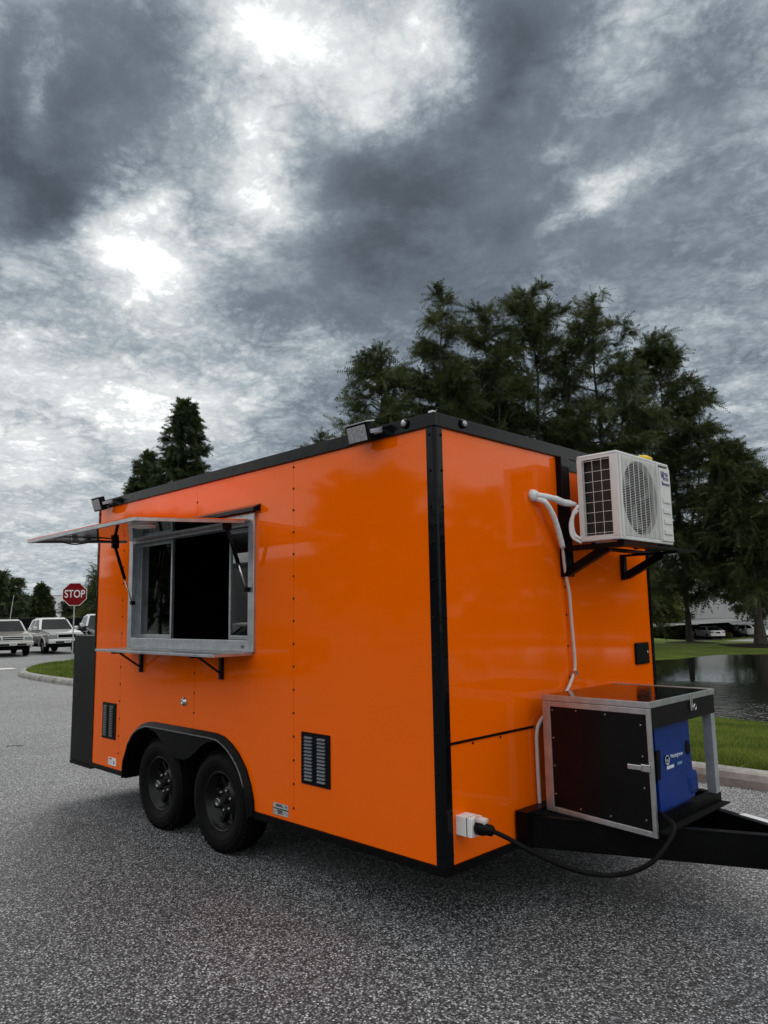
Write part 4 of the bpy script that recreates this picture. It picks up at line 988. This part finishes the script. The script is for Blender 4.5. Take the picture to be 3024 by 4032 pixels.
def pickup(name, label, loc, rz, body, lower, sx=1.0, sz=1.0, group=None, upper=None, hood=None, grille='bars', plate=True, dark_low=None):
    V_ = thing(name, label, 'pickup truck', loc, rz, group)
    hw = .87
    lo = .46
    prof_ = [(-2.45, .52), (-2.47, 1.06), (-.78, 1.08), (-.70, 1.10), (.92, 1.10), (1.02, 1.12), (2.05, 1.02), (2.32, .96), (2.40, .86), (2.40, .55)] + [(2.05, lo)] + [(x, z) for x, z in arch_pts(1.52, .43, lo)] + [(x, z) for x, z in arch_pts(-1.50, .43, lo)]
    bm = extrude_body(prof_, hw, .075, lambda x, z: 1-.05*max(0, (abs(x)-1.6)))
    obj('body', bm, lower, V_)
    up = upper or body
    def hwz(z): return 1.0-.26*max(0, (z-1.1))/.62
    cabp = [(-.86, 1.09), (-.74, 1.60), (-.62, 1.69), (-.3, 1.725), (.22, 1.72), (.40, 1.68), (.98, 1.09)]
    bm = extrude_body(cabp, hw-.03, .065, lambda x, z: hwz(z)); obj('cab', bm, up, V_)
    def side(x, z, s_): return (x, s_*((hw-.03)*hwz(z)+.006), z)
    for s_ in (-1, 1):
        for q in ([(-.72, 1.14), (-.63, 1.58), (-.16, 1.62), (-.16, 1.14)], [(-.06, 1.14), (-.06, 1.62), (.30, 1.62), (.78, 1.18), (.80, 1.14)]):
            bm = bmesh.new(); ngon_prism(bm, [side(x, z, s_) for x, z in q], (0, -s_*.012, 0)); obj('side_window', bm, M['car_glass'], V_)
        bm = bmesh.new(); box(bm, .72, .84, min(s_*.90, s_*1.08), max(s_*.90, s_*1.08), 1.13, 1.29, bev=.03); obj('mirror', bm, up, V_)
    bm = bmesh.new()
    def ws(x, z, k): return (x+.012, k*(hw-.03)*hwz(z), z+.008)
    ngon_prism(bm, [ws(.93, 1.14, -.90), ws(.93, 1.14, .90), ws(.45, 1.64, .88), ws(.45, 1.64, -.88)], (-.012, 0, -.010)); obj('windshield', bm, M['car_glass'], V_)
    bm = bmesh.new(); ngon_prism(bm, [(-.90, -.66, 1.16), (-.90, .66, 1.16), (-.78, .60, 1.58), (-.78, -.60, 1.58)], (.02, 0, 0)); obj('rear_window', bm, M['car_glass'], V_)
    # bonnet in the body colour over the lower colour
    bm = bmesh.new(); ngon_prism(bm, [(1.04, -.80, 1.118), (1.04, .80, 1.118), (2.02, .76, 1.022), (2.30, .70, .965), (2.30, -.70, .965), (2.02, -.76, 1.022)], (0, 0, .03)); obj('bonnet', bm, hood or body, V_)
    # front end
    bm = bmesh.new(); box(bm, 2.36, 2.425, -.42, .42, .76, .92, bev=.02); obj('grille', bm, M['black_matte'], V_)
    bm = bmesh.new(); ring_frame_y(bm, 2.40, 2.445, -.46, .46, .73, .95, .035); 
    if grille == 'bars': box(bm, 2.405, 2.44, -.42, .42, .825, .855)
    obj('grille_surround', bm, M['car_silver'] if grille == 'bars' else body, V_)
    for s_ in (-1, 1):
        bm = bmesh.new(); box(bm, 2.28, 2.415, min(s_*.48, s_*.80), max(s_*.48, s_*.80), .76, .93, bev=.03); obj('headlight', bm, M['headlight'], V_)
    bm = bmesh.new(); box(bm, 2.30, 2.52, -.86, .86, .50, .70, bev=.04); obj('front_bumper', bm, body, V_)
    bm = bmesh.new(); box(bm, 2.515, 2.53, -.55, .55, .52, .60, bev=.006); obj('bumper_opening', bm, M['black_matte'], V_)
    if plate:
        bm = bmesh.new(); box(bm, 2.531, 2.54, -.155, .155, .53, .66); pl_ = obj('licence_plate', bm, M['plate'], V_)
        bm = bmesh.new(); 
        for k in range(5): box(bm, 2.5405, 2.542, -.11+k*.046, -.085+k*.046, .57, .62)
        obj('print_mark', bm, M['black_satin'], pl_)
    bm = bmesh.new(); box(bm, -2.55, -2.44, -.84, .84, .5, .66, bev=.02); obj('rear_bumper', bm, M['chrome'], V_)
    bm = bmesh.new(); box(bm, -2.3, 2.2, -.62, .62, .30, .52); obj('chassis', bm, M['black_matte'], V_)
    for x in (1.52, -1.50):
        for y in (-.80, .80): car_wheel(V_, x, y, .36, M['alu'])
    for s_ in (-1, 1):
        for x in (1.52, -1.50):
            bm = bmesh.new(); pts_ = [(x+.44*math.cos(a), s_*(hw-.005), .36+.44*math.sin(a)) for a in np.linspace(R(0), R(180), 10)]
            tube(bm, pts_, .035, 6); obj('wheel_arch', bm, body if dark_low is None else dark_low, V_)
    V_.scale = (sx, sx, sz)
    return V_
def ring_frame_y(bm, x0, x1, y0, y1, z0, z1, t_):
    box(bm, x0, x1, y0, y0+t_, z0, z1); box(bm, x0, x1, y1-t_, y1, z0, z1); box(bm, x0, x1-.001, y0+t_, y1-t_, z0, z0+t_); box(bm, x0, x1-.001, y0+t_, y1-t_, z1-t_, z1)
PG = 'pickup trucks parked in front of the black fence'
pickup('pickup_truck', 'silver crew cab pickup truck parked behind the stop sign', (-36.0, 11.75, 0), R(-3), M['car_silver'], M['car_silver_dark'], group=PG, grille='body')
pickup('pickup_truck', 'tan pickup truck with dark bonnet and chrome grille at left picture edge', (-35.4, 9.35, 0), R(-9), M['car_tan'], M['car_tan'], sz=.97, group=PG, hood=M['car_tan_dark'])
pickup('pickup_truck', 'white topped black pickup truck half hidden by the trailer rear', (-38.2, 15.3, 0), R(-14), M['car_black'], M['car_black'], sx=1.12, sz=1.10, group=PG, upper=M['car_white'])

def car(name, label, cat, loc, rz, paint, kind='sedan', group=None, sx=1.0, sz=1.0):
    V_ = thing(name, label, cat, loc, rz, group); hw = .90; lo = .24
    if kind == 'sedan':
        bp1 = [(-2.36, .40), (-2.40, .70), (-2.34, .98), (-1.75, 1.03), (.75, .98), (1.9, .84), (2.30, .72), (2.38, .50), (2.34, .28), (2.1, lo)]
        cabp = [(-1.95, .99), (-1.15, 1.37), (-.75, 1.44), (-.1, 1.46), (.35, 1.41), (1.15, .93)]
        wins = ([(-1.45, 1.06), (-1.02, 1.33), (-.28, 1.38), (-.28, 1.03)], [(-.20, 1.03), (-.20, 1.38), (.28, 1.35), (.92, 1.00)])
        rw = ((-1.88, 1.03), (-1.20, 1.36)); fw = ((1.06, 1.0), (.42, 1.39)); wr = .335; top = 1.46
    else:
        bp1 = [(-2.36, .45), (-2.40, .80), (-2.34, 1.10), (-1.9, 1.14), (.95, 1.12), (1.95, 1.02), (2.28, .90), (2.38, .62), (2.34, .34), (2.1, lo+.08)]
        cabp = [(-2.26, 1.10), (-2.02, 1.62), (-1.7, 1.74), (-.2, 1.78), (.30, 1.70), (1.10, 1.10)]
        wins = ([(-1.95, 1.18), (-1.78, 1.60), (-1.2, 1.66), (-1.2, 1.16)], [(-1.1, 1.16), (-1.1, 1.66), (-.2, 1.68), (-.2, 1.16)], [(-.1, 1.16), (-.1, 1.68), (.26, 1.62), (.86, 1.16)])
        rw = ((-2.22, 1.18), (-2.04, 1.58)); fw = ((1.02, 1.16), (.42, 1.62)); wr = .38; top = 1.78; lo = .32
    prof_ = bp1 + [(x, z) for x, z in arch_pts(1.40, wr+.06, lo)] + [(x, z) for x, z in arch_pts(-1.42, wr+.06, lo)]
    obj('body', extrude_body(prof_, hw, .06, lambda x, z: 1-.10*max(0, abs(x)-1.7)), paint, V_)
    base = cabp[0][1]
    def hwz(z): return 1.0-.24*max(0, z-base)/(top-base)
    obj('cab', extrude_body(cabp, hw-.03, .04, lambda x, z: hwz(z)), paint, V_)
    for s_ in (-1, 1):
        for q in wins:
            bm = bmesh.new(); ngon_prism(bm, [(x, s_*((hw-.03)*hwz(z)+.006), z) for x, z in q], (0, -s_*.012, 0)); obj('side_window', bm, M['car_glass'], V_)
        bm = bmesh.new(); box(bm, .78, .92, min(s_*.90, s_*1.05), max(s_*.90, s_*1.05), base+.02, base+.16, bev=.03); obj('mirror', bm, paint, V_)
        bm = bmesh.new(); box(bm, -2.405, -2.2, min(s_*.44, s_*.86), max(s_*.44, s_*.86), base-.24, base-.09, bev=.02); obj('tail_light', bm, M['taillight'], V_)
        bm = bmesh.new(); box(bm, -2.412, -2.30, min(s_*.40, s_*.60), max(s_*.40, s_*.60), base-.21, base-.12, bev=.02); obj('reverse_light', bm, M['headlight'], V_)
        bm = bmesh.new(); box(bm, 2.1, 2.34, min(s_*.50, s_*.80), max(s_*.50, s_*.80), base-.30, base-.18, bev=.03); obj('headlight', bm, M['headlight'], V_)
    for (a, b), nm, sg in ((rw, 'rear_window', -1), (fw, 'windshield', 1)):
        bm = bmesh.new(); k0 = (hw-.10)*hwz(a[1]); k1 = (hw-.10)*hwz(b[1])
        ngon_prism(bm, [(a[0]+sg*.012, -k0, a[1]+.01), (a[0]+sg*.012, k0, a[1]+.01), (b[0]+sg*.012, k1, b[1]+.012), (b[0]+sg*.012, -k1, b[1]+.012)], (-sg*.012, 0, -.012)); obj(nm, bm, M['car_glass'], V_)
    bm = bmesh.new(); box(bm, -2.415, -2.39, -.27, .27, base-.30, base-.14); obj('licence_plate', bm, M['black_satin'], V_)
    bm = bmesh.new(); box(bm, -2.40, -2.1, -.74, .74, .24, .40, bev=.03); obj('rear_valance', bm, M['black_matte'], V_)
    bm = bmesh.new(); box(bm, -2.0, 2.1, -.6, .6, .18, .42); obj('chassis', bm, M['black_matte'], V_)
    for x in (1.40, -1.42):
        for y in (-.82, .82): car_wheel(V_, x, y, wr, M['alu_dull'])
    V_.scale = (sx, sx, sz); return V_
CG = 'cars parked beyond the pond'
ZL = -1.885
SEDAN_HEAD = R(110.5+180-205)
car('parked_car', 'white sedan seen from behind on the far side of the pond', 'car', (-31.7, 84.0, ZL), R(138), M['car_white'], 'sedan', CG)
car('parked_suv', 'large black sport utility vehicle parked right of the white sedan', 'car', (-32.0, 89.2, ZL), R(-8), M['car_black'], 'suv', CG, sx=1.12, sz=1.08)
car('parked_car', 'white car parked beyond the black sport utility vehicle', 'car', (-29.0, 90.4, ZL), R(-20), M['car_white'], 'sedan', CG, sz=1.05)
car('parked_car', 'pale blue grey car showing right of the rightmost trunk', 'car', (-26.6, 95.0, ZL), R(-30), M['car_silver'], 'sedan', CG)
car('parked_suv', 'black sport utility vehicle by the hedge, nearest the trailer edge', 'car', (-38.6, 83.6, ZL), R(120), M['car_black'], 'suv', CG)
car('parked_car', 'silver car mostly hidden behind the trailer edge', 'car', (-39.6, 79.6, ZL), R(165), M['car_silver'], 'sedan', CG)

# ------------------------------------------------------------------ vegetation
def frames(dirs, rng):
    n = len(dirs); dirs = dirs/np.linalg.norm(dirs, axis=1)[:, None]
    ref = rng.normal(size=(n, 3)); a = np.cross(dirs, ref); a /= np.linalg.norm(a, axis=1)[:, None]+1e-9
    return dirs, a, np.cross(dirs, a)
def sprays(pos, dirs, length, leaf_l, leaf_w, k, rng, droop=.25):
    """feathery twigs: k leaflets either side of a short axis, one triangle each"""
    n = len(pos); ax, a, b = frames(dirs, rng)
    ln = length*(.6+.8*rng.random(n))
    V_ = np.zeros((n, 2*k+1, 3, 3), np.float32)
    for i in range(2*k+1):
        side_ = (i % 2)*2-1; t_ = (i//2+.6)/k if i < 2*k else .96
        root = pos+ax*(ln*t_)[:, None]; root[:, 2] -= droop*ln*t_*t_
        sp = .95*side_ if i < 2*k else 0.0
        dv = ax*.75+a*sp+b*(rng.random(n)-.5)[:, None]*.7; dv[:, 2] -= .25; dv /= np.linalg.norm(dv, axis=1)[:, None]
        w_ = np.cross(dv, b); w_ /= np.linalg.norm(w_, axis=1)[:, None]+1e-9
        L_ = (leaf_l*(.7+.6*rng.random(n))*(1.15-.5*t_))[:, None]
        V_[:, i, 0] = root+w_*leaf_w*.5; V_[:, i, 1] = root-w_*leaf_w*.5; V_[:, i, 2] = root+dv*L_
    V_ = V_.reshape(-1, 3); return V_, np.arange(len(V_), dtype=np.int32).reshape(-1, 3)
def tree(name, label, loc, H, RW, cb, nbr, ntw, seed, m, twig=.75, ll=.19, lw=.05, k=8, shape='cone', lean=0, group=None, extra_tops=(), trunk_r=None, cat='tree'):
    rng = np.random.default_rng(seed)
    T_ = thing(name, label, cat, loc, 0, group)
    tr = trunk_r or max(.10, H*.0115)
    bm = bmesh.new()
    tp = [(math.sin(i*1.3+seed)*.05*H/15*i/3+lean*(i/9)**2, math.cos(i*1.7+seed)*.05*H/15*i/3, H*.97*i/9) for i in range(10)]
    tube(bm, tp, [tr*(1.5 if i == 0 else 1)*(1-.93*i/9) for i in range(10)], 8)
    pos = []; dr = []; brs = []
    tops = [(0.0, 0.0, H, 1.0)]+list(extra_tops)
    for bi in range(nbr):
        tx, ty, th, ts = tops[bi % len(tops)] if rng.random() < .5 else tops[0]
        u = cb+(1-cb)*rng.random()**.85
        z = u*th; az = bi*2.399+rng.random()*.8
        tt = (u-cb)/(1-cb)
        if shape == 'cone': pr = (1-tt)**.42*(.60+.40*min(1, tt/.12))
        elif shape == 'round': pr = math.sqrt(max(.02, 1-(2*tt-1)**2))*.95+.08
        else: pr = (1-tt)**.72*(.6+.4*min(1, tt/.1))
        Lb_ = RW*ts*pr*(.72+.42*rng.random())+.12*RW*.5
        up = -.10+.95*tt+.25*(rng.random()-.5)
        d0 = np.array([math.cos(az), math.sin(az), up]); d0 /= np.linalg.norm(d0)
        fx = tx*min(1, (u/.7)); fy_ = ty*min(1, (u/.7))
        fx += lean*u*u
        pts_ = [np.array([fx, fy_, z])]
        for j in range(1, 5):
            s_ = j/4; q = pts_[0]+d0*Lb_*s_; q = q+np.array([0, 0, -.22*Lb_*s_*s_])+rng.normal(size=3)*.05*Lb_
            pts_.append(q)
        brs.append((pts_, Lb_))
        if Lb_ > .3: tube(bm, pts_, [tr*.26*(Lb_/RW)**.5, tr*.18, tr*.11, tr*.06, tr*.02], 4, caps=False)
    for tx, ty, th, ts in extra_tops:
        tube(bm, [(0, 0, th*.3), (tx*.7, ty*.7, th*.6), (tx, ty, th*.97)], [tr*.5, tr*.35, tr*.05], 6)
    obj('trunk', bm, M['bark'], T_)
    wts = np.array([b[1] for b in brs])**1.25; wts /= wts.sum(); cnt = rng.multinomial(ntw, wts)
    for (pts_, Lb_), c_ in zip(brs, cnt):
        if c_ == 0: continue
        P_ = np.array(pts_); s_ = (rng.random(c_)**.65)*.999*4; i_ = s_.astype(int); f_ = (s_-i_)[:, None]
        q = P_[i_]*(1-f_)+P_[i_+1]*f_
        td = P_[i_+1]-P_[i_]; td /= np.linalg.norm(td, axis=1)[:, None]+1e-9
        off = rng.normal(size=(c_, 3))*np.array([1, 1, .7])*(.05+.038*Lb_)
        pos.append(q+off); dr.append(td*.8+rng.normal(size=(c_, 3))*.55+np.array([0, 0, .05]))
    # leader sprays at the tops
    for tx, ty, th, ts in tops:
        c_ = 60; zz_ = rng.random(c_)*th*.12; q = np.column_stack([tx+rng.normal(size=c_)*.10*(zz_+.3)/1.2+lean, ty+rng.normal(size=c_)*.10*(zz_+.3)/1.2, th-zz_]); pos.append(q); dr.append(rng.normal(size=(c_, 3))*.6+np.array([0, 0, .9]))
    V_, F_ = sprays(np.concatenate(pos), np.concatenate(dr), twig, ll, lw, k, rng)
    np_mesh('crown', V_, F_, m, T_)
    return T_
def gz(x, y): return float(ground_z([(x, y)])[0])
def at(az, dist): return (2.58+dist*math.cos(R(az)), -2.997+dist*math.sin(R(az)))
CY = 'feathery cypress trees along the pond'
def cyp(label, az, dist, el, RW, seed, ntw=9000, cb=.10, nbr=120, tops=(), lean=0, m=None, shape='cone', base=None, tr=None):
    x, y = at(az, dist); z = gz(x, y); H = 1.65+dist*math.tan(R(el))-z
    return tree('cypress_tree', label, (x, y, z-.02), H, RW, cb, nbr, ntw, seed, m or M['leaf'], group=CY, extra_tops=tops, lean=lean, shape=shape, trunk_r=tr)
cyp('tall pointed cypress, left of the two tallest spires above the trailer corner', 130.0, 38, 24.4, 3.9, 3, 7500, shape='spire')
cyp('short cypress at the left end of the row above the trailer floodlight', 135.0, 36, 20.0, 3.2, 4, 5000)
cyp('bushy cypress with a rounded spire in the middle of the row', 126.3, 40, 22.6, 4.2, 5, 8000, tops=((1.6, -1.2, 15.2, .9), (-1.3, 1.0, 16.0, .9)))
cyp('broad cypress with two spires directly above the trailer front', 122.6, 42, 23.8, 4.5, 6, 9500, tops=((1.7, 1.5, 18.2, .9), (-1.6, -1.2, 17.3, .9)))
cyp('dense cypress with the rightmost of the tall spires', 118.0, 44, 22.9, 4.5, 8, 9500, tops=((-1.6, -1.0, 17.6, .9), (1.3, .8, 16.5, .9)))
cyp('wide cypress on the far bank, its left trunk behind the white sedan', 112.7, 48.4, 19.6, 4.1, 9, 9800, cb=.165, nbr=140, tr=.17, tops=((1.3, 1.1, 15.8, .9), (-1.6, -1.0, 15.0, .9)), lean=-.9)
cyp('lower cypress on the far bank with a thick trunk near the right edge', 108.2, 45.6, 11.4, 3.2, 10, 7500, cb=.26, nbr=120, tr=.27, shape='cone', lean=-1.2)
cyp('cypress tip just showing above the middle of the trailer roof', 139.9, 46, 13.9, 2.0, 11, 2500)
LG = 'conifers showing beyond the trailer roof at left'
x, y = at(150.2, 42); tree('conifer_tree', 'dark slim conifer rising above the roof near the serving window', (x, y, .1), 1.55+42*math.tan(R(16.1)), 2.8, .12, 150, 8500, 21, M['leaf_dark'], group=LG, shape='spire', twig=.42)
x, y = at(152.9, 43); tree('conifer_tree', 'lower conifer left of the slim one above the trailer roof', (x, y, .1), 1.55+43*math.tan(R(12.0)), 2.7, .12, 120, 5000, 22, M['leaf_dark'], group=LG, shape='spire', twig=.42)
for i, (lab, x, y, H, RW) in enumerate((('cypress on the side bank of the pond, mirrored low in the trailer front', 16, 40.5, 8.6, 4.2), ('broad cypress at the pond corner, mirrored beside the pipes', 23, 41, 10.0, 4.6),
        ('small cypress on the side bank of the pond nearest the verge', 33, 33, 8.0, 4.0), ('tall cypress on the side bank beyond the pond end', 32, 42, 10.5, 4.6), ('bushy cypress behind the pond end', 10, 45, 9.0, 4.2), ('cypress at the far right end of the verge', 36, 24, 9.0, 4.2))):
    tree('cypress_tree', lab, (x, y, gz(x, y)), H, RW, .05, 90, 3500, 80+i, M['leaf'], group=CY, shape='round', twig=.9, ll=.34, lw=.11, k=5)
# trees beyond the black fence
BG = 'trees beyond the black fence'
for lab, az, dist, H, RW, seed, shp, mm in (('large dark evergreen at the left picture edge behind the fence', 162.6, 88, 6.2, 2.8, 31, 'round', M['leaf_dark']),
        ('dark evergreen left of the small conical tree', 161.35, 95, 4.0, 1.6, 32, 'round', M['leaf_dark']),
        ('small conical evergreen in front of the white warehouse', 159.75, 86, 5.1, 1.55, 33, 'spire', M['leaf_dark']),
        ('dark bushy tree under the stop sign', 157.1, 84, 3.2, 2.0, 34, 'round', M['leaf_dark']),
        ('lighter green tree against the trailer rear edge', 156.0, 70, 4.2, 1.7, 35, 'round', M['leaf_light'])):
    x, y = at(az, dist); tree('evergreen_tree', lab, (x, y, 0), H, RW, .06, 90, 3200, seed, mm, group=BG, shape=shp, twig=.55, ll=.26, lw=.09, k=5)
x, y = at(155.1, 58); tree('leafy_tree', 'tall tree whose twigs peep past the trailer rear edge', (x, y, 0), 5.3, 1.7, .25, 70, 1700, 36, M['leaf'], shape='round')
# woods behind the far car park
FG = 'trees behind the far car park'
for i, (lab, az, dist, H, RW, mm) in enumerate((
        ('yellowish green low tree by the trailer right edge', 115.0, 92, 5.4, 2.6, M['leaf_light']), ('tall dark tree at the right picture edge', 107.3, 100, 13, 5, M['leaf_dark']), ('dark tree behind the hedge near the trailer edge', 114.6, 118, 9, 4.5, M['leaf_dark']),
        )):
    x, y = at(az, dist); tree('shade_tree', lab, (x, y, -1.9), H, RW, .18, 90, 4200, 50+i, mm, group=FG, shape='round', twig=.9, ll=.42, lw=.15, k=5)
# hedges and shrubs of the far car park
def shrub(name, label, loc, sx_, sy_, sz_, n, seed, m, rz=0, group=None, cat='hedge'):
    rng = np.random.default_rng(seed); o = thing(name, label, cat, loc, rz, group)
    p_ = rng.random((n, 3))*2-1; box_ = sx_ > 2*sy_
    if not box_: p_ = p_/np.maximum(np.linalg.norm(p_, axis=1), 1e-6)[:, None]*(rng.random(n)**.3)[:, None]
    p_[:, 2] = np.abs(p_[:, 2]); q = p_*np.array([sx_, sy_, sz_])
    V_, F_ = sprays(q, p_+rng.normal(size=(n, 3))*.4+np.array([0, 0, .5]), .22, .16, .09, 3, rng, .05)
    np_mesh('foliage', V_, F_, m, o)
    bm = bmesh.new(); r_ = bmesh.ops.create_icosphere(bm, subdivisions=2, radius=1)
    for v in bm.verts: v.co = Vector((v.co.x*sx_*.86, v.co.y*sy_*.86, max(0, v.co.z)*sz_*.86))
    obj('stems', bm, M['hedge'], o); return o
shrub('hedge', 'clipped dark hedge between the trailer edge and the white sedan', (-37.0, 97.0, ZL), 4.2, .7, 1.15, 3500, 61, M['hedge'], R(10))
shrub('shrub', 'low rounded shrub between white sedan and black vehicle', (-30.7, 85.9, ZL), .95, .7, .62, 700, 62, M['leaf_light'], 0, None, 'shrub')
shrub('shrub', 'low dark shrub beside the black vehicle at the trailer edge', (-36.6, 82.3, ZL), 1.5, .8, .55, 900, 63, M['hedge'], 0, None, 'shrub')
shrub('shrub', 'low shrub left of the nearer lakeside trunk', (-34.6, 83.8, ZL), .9, .6, .32, 500, 64, M['hedge'], 0, None, 'shrub')
# mulch beds
for x, y, r_ in ((*at(112.6, 48.2), 1.3), (*at(108.1, 45.2), 1.9)):
    bm = bmesh.new(); c_ = bm.verts.new((x, y, gz(x, y)+.10)); n = 24
    rg = [bm.verts.new((x+r_*1.3*math.cos(6.2832*k/n)*(.9+.1*math.sin(k*2.1)), y+r_*.8*math.sin(6.2832*k/n), gz(x+r_*1.3*math.cos(6.2832*k/n)*.95, y+r_*.8*math.sin(6.2832*k/n))+.025)) for k in range(n)]
    for k in range(n): bm.faces.new((c_, rg[k], rg[(k+1) % n]))
    tag(obj('mulch_bed', bm, M['mulch']), kind='structure')
# grass blades on the near verge and the island
rng = np.random.default_rng(5)
def blades(n, xr, yr, h, wd):
    xy = np.column_stack([rng.uniform(*xr, n), rng.uniform(*yr, n)])
    kx = np.array([(p_.x, p_.y) for p_ in KS]); 
    order = np.argsort(kx[:, 0]); ky = np.interp(xy[:, 0], kx[order, 0], kx[order, 1])
    ok = (xy[:, 1] > ky+.24) & (pond_sd(xy) > .05); ok &= ~((xy[:, 0] < -21) & (xy[:, 1] < ky+.26))
    xy = xy[ok]; n = len(xy); z = ground_z(xy)-.01
    a = rng.random(n)*6.283; hh = h*(.5+rng.random(n)*.9); w_ = wd*(.7+.6*rng.random(n))
    A_ = np.column_stack([xy[:, 0]+np.cos(a)*w_, xy[:, 1]+np.sin(a)*w_, z]); B_ = np.column_stack([xy[:, 0]-np.cos(a)*w_, xy[:, 1]-np.sin(a)*w_, z])
    l_ = rng.normal(size=(n, 2))*hh[:, None]*.55
    C_ = np.column_stack([xy[:, 0]+l_[:, 0], xy[:, 1]+l_[:, 1], z+hh])
    return np.stack([A_, B_, C_], 1).reshape(-1, 3)
V_ = np.concatenate([blades(150000, (-4.6, 2.2), (4.5, 12.8), .075, .0075), blades(60000, (-26, -14), (4.8, 10.5), .07, .02)])
tag(np_mesh('grass', V_, np.arange(len(V_)).reshape(-1, 3), M['blade']), kind='stuff')
# fallen twigs on the asphalt
def twig(label, x, y, a, ln):
    bm = bmesh.new(); tube(bm, [(0, 0, .006), (ln*.4, .012, .012), (ln*.7, -.01, .008), (ln, .02, .006)], [.004, .0045, .004, .002], 5); bar(bm, (ln*.55, 0, .01), (ln*.75, .05, .008), .004, .004)
    o = obj('fallen_twig', bm, M['bark']); o.location = (x, y, 0); o.rotation_euler = (0, 0, a); tag(o, label, 'twig')
twig('thin fallen twig on the asphalt left of the black rear cabinet', -8.0, .55, R(50), .22)

# ------------------------------------------------------------------ buildings and fence
# black screened fence behind the pickups
FN = thing('screen_fence', 'long black windscreen fence behind the parked pickup trucks', 'fence', (-47, 14, 0), R(84))
first = None
for k in range(16):
    xk = -20+k*2.5
    if first is None:
        bm = bmesh.new(); box(bm, 0, 2.49, -.012, .012, .05, 1.68); first = obj('screen_panel', bm, M['screen'], FN); o = first
        bm = bmesh.new(); tube(bm, [(0, .05, 0), (0, .05, 1.78)], .03, 8); fp = obj('fence_post', bm, M['black_satin'], FN); o2 = fp
    else:
        o = first.copy(); COL.objects.link(o); o2 = fp.copy(); COL.objects.link(o2)
    o.location = (xk, 0, 0); o2.location = (xk, 0, 0)
bm = bmesh.new(); tube(bm, [(-20, .05, 1.74), (20, .05, 1.74)], .022, 8); obj('top_rail', bm, M['black_satin'], FN)
bm = bmesh.new(); tube(bm, [(0, 0, 0), (.05, .30, 3.1)], [.035, .02], 8)
o = obj('leaning_pole', bm, M['galv']); x, y = at(161.85, 49.5); o.location = (x, y, 0); o.rotation_euler = (0, 0, 0); tag(o, 'thin pale pole leaning beside the fence at left', 'pole')
# white tilt-wall warehouse far left
WH = thing('warehouse', 'white flat roofed warehouse with dark panel joints behind the evergreens', 'building', (*at(157.0, 185), 0), R(157-180+62))
# local x runs along the long face
hgt = 1.65+185*math.tan(R(1.66))
bm = bmesh.new(); box(bm, -46, 0, 0, 40, 0, hgt); obj('wall', bm, M['wall_white'], WH)
bm = bmesh.new(); box(bm, -46.1, .1, -.1, 40.1, hgt, hgt+.18); obj('coping', bm, M['wall_grey'], WH)
first = None
for k in range(9):
    if first is None:
        bm = bmesh.new(); box(bm, -.06, .06, -.05, -.005, 0, hgt-.01); first = obj('panel_joint', bm, M['joint'], WH); o = first
    else: o = first.copy(); COL.objects.link(o)
    o.location = (-3-k*5.0, 0, 0)
bm = bmesh.new(); box(bm, -36, -28, -.06, -.006, 0, 1.9); obj('loading_door', bm, mat('yellow_door', (.45, .33, .08), .6), WH)
# pale building behind the far car park
PB = thing('office_building', 'pale low office building behind the hedge and cars', 'building', (*at(111.2, 128), -1.9), R(15))
bm = bmesh.new(); box(bm, -16, 22, 0, 14, 0, 9.5); obj('wall', bm, mat('pale_grey_wall', (0.42, 0.42, 0.42), 0.7, var=0.05, vscale=0.2), PB)
bm = bmesh.new(); box(bm, -16.2, 22.2, -.2, 14.2, 9.5, 10.0); obj('roof', bm, M['door_grey'], PB)
bm = bmesh.new(); box(bm, -15.9, 21.9, -.06, -.005, 0, .8); obj('plinth', bm, M['wall_grey'], PB)
# what stands across the lot behind the photographer: seen mirrored in paint and glass
BW = thing('warehouse', 'long grey warehouse across the lot, mirrored in the serving window glass', 'building', (4, -46, 0), R(0))
bm = bmesh.new(); box(bm, -170, 22, -20, 0, 0, 7.5); obj('wall', bm, M['joint_wall'], BW)  # stretched westward so the left window pane mirrors wall, not bright sky
bm = bmesh.new(); box(bm, -170.2, 22.2, -20.2, .2, 7.5, 7.8); obj('coping', bm, M['door_grey'], BW)
fw_ = None
for k in range(28):
    if fw_ is None:
        bm = bmesh.new(); box(bm, -1.6, 1.6, .006, .06, 0, 3.6); fw_ = obj('dock_door', bm, M['door_grey'], BW); o = fw_
    else: o = fw_.copy(); COL.objects.link(o)
    o.location = (-164+k*6.5, 0, 0)
tree('shade_tree', 'broad shade tree mirrored in the orange side of the trailer', (-27, -26, 0), 9.0, 3.8, .22, 80, 3500, 71, M['leaf_dark'], shape='round', twig=.8, ll=.36, lw=.13, k=5)
tree('shade_tree', 'shade tree mirrored in the trailer window glass', (-44, -22, 0), 8.0, 3.4, .22, 80, 3000, 72, M['leaf_dark'], shape='round', twig=.8, ll=.36, lw=.13, k=5)
car('parked_car', 'black sedan mirrored in the right pane of the serving window', 'car', (-15.0, -9.0, 0), R(100), M['car_black'], 'sedan')
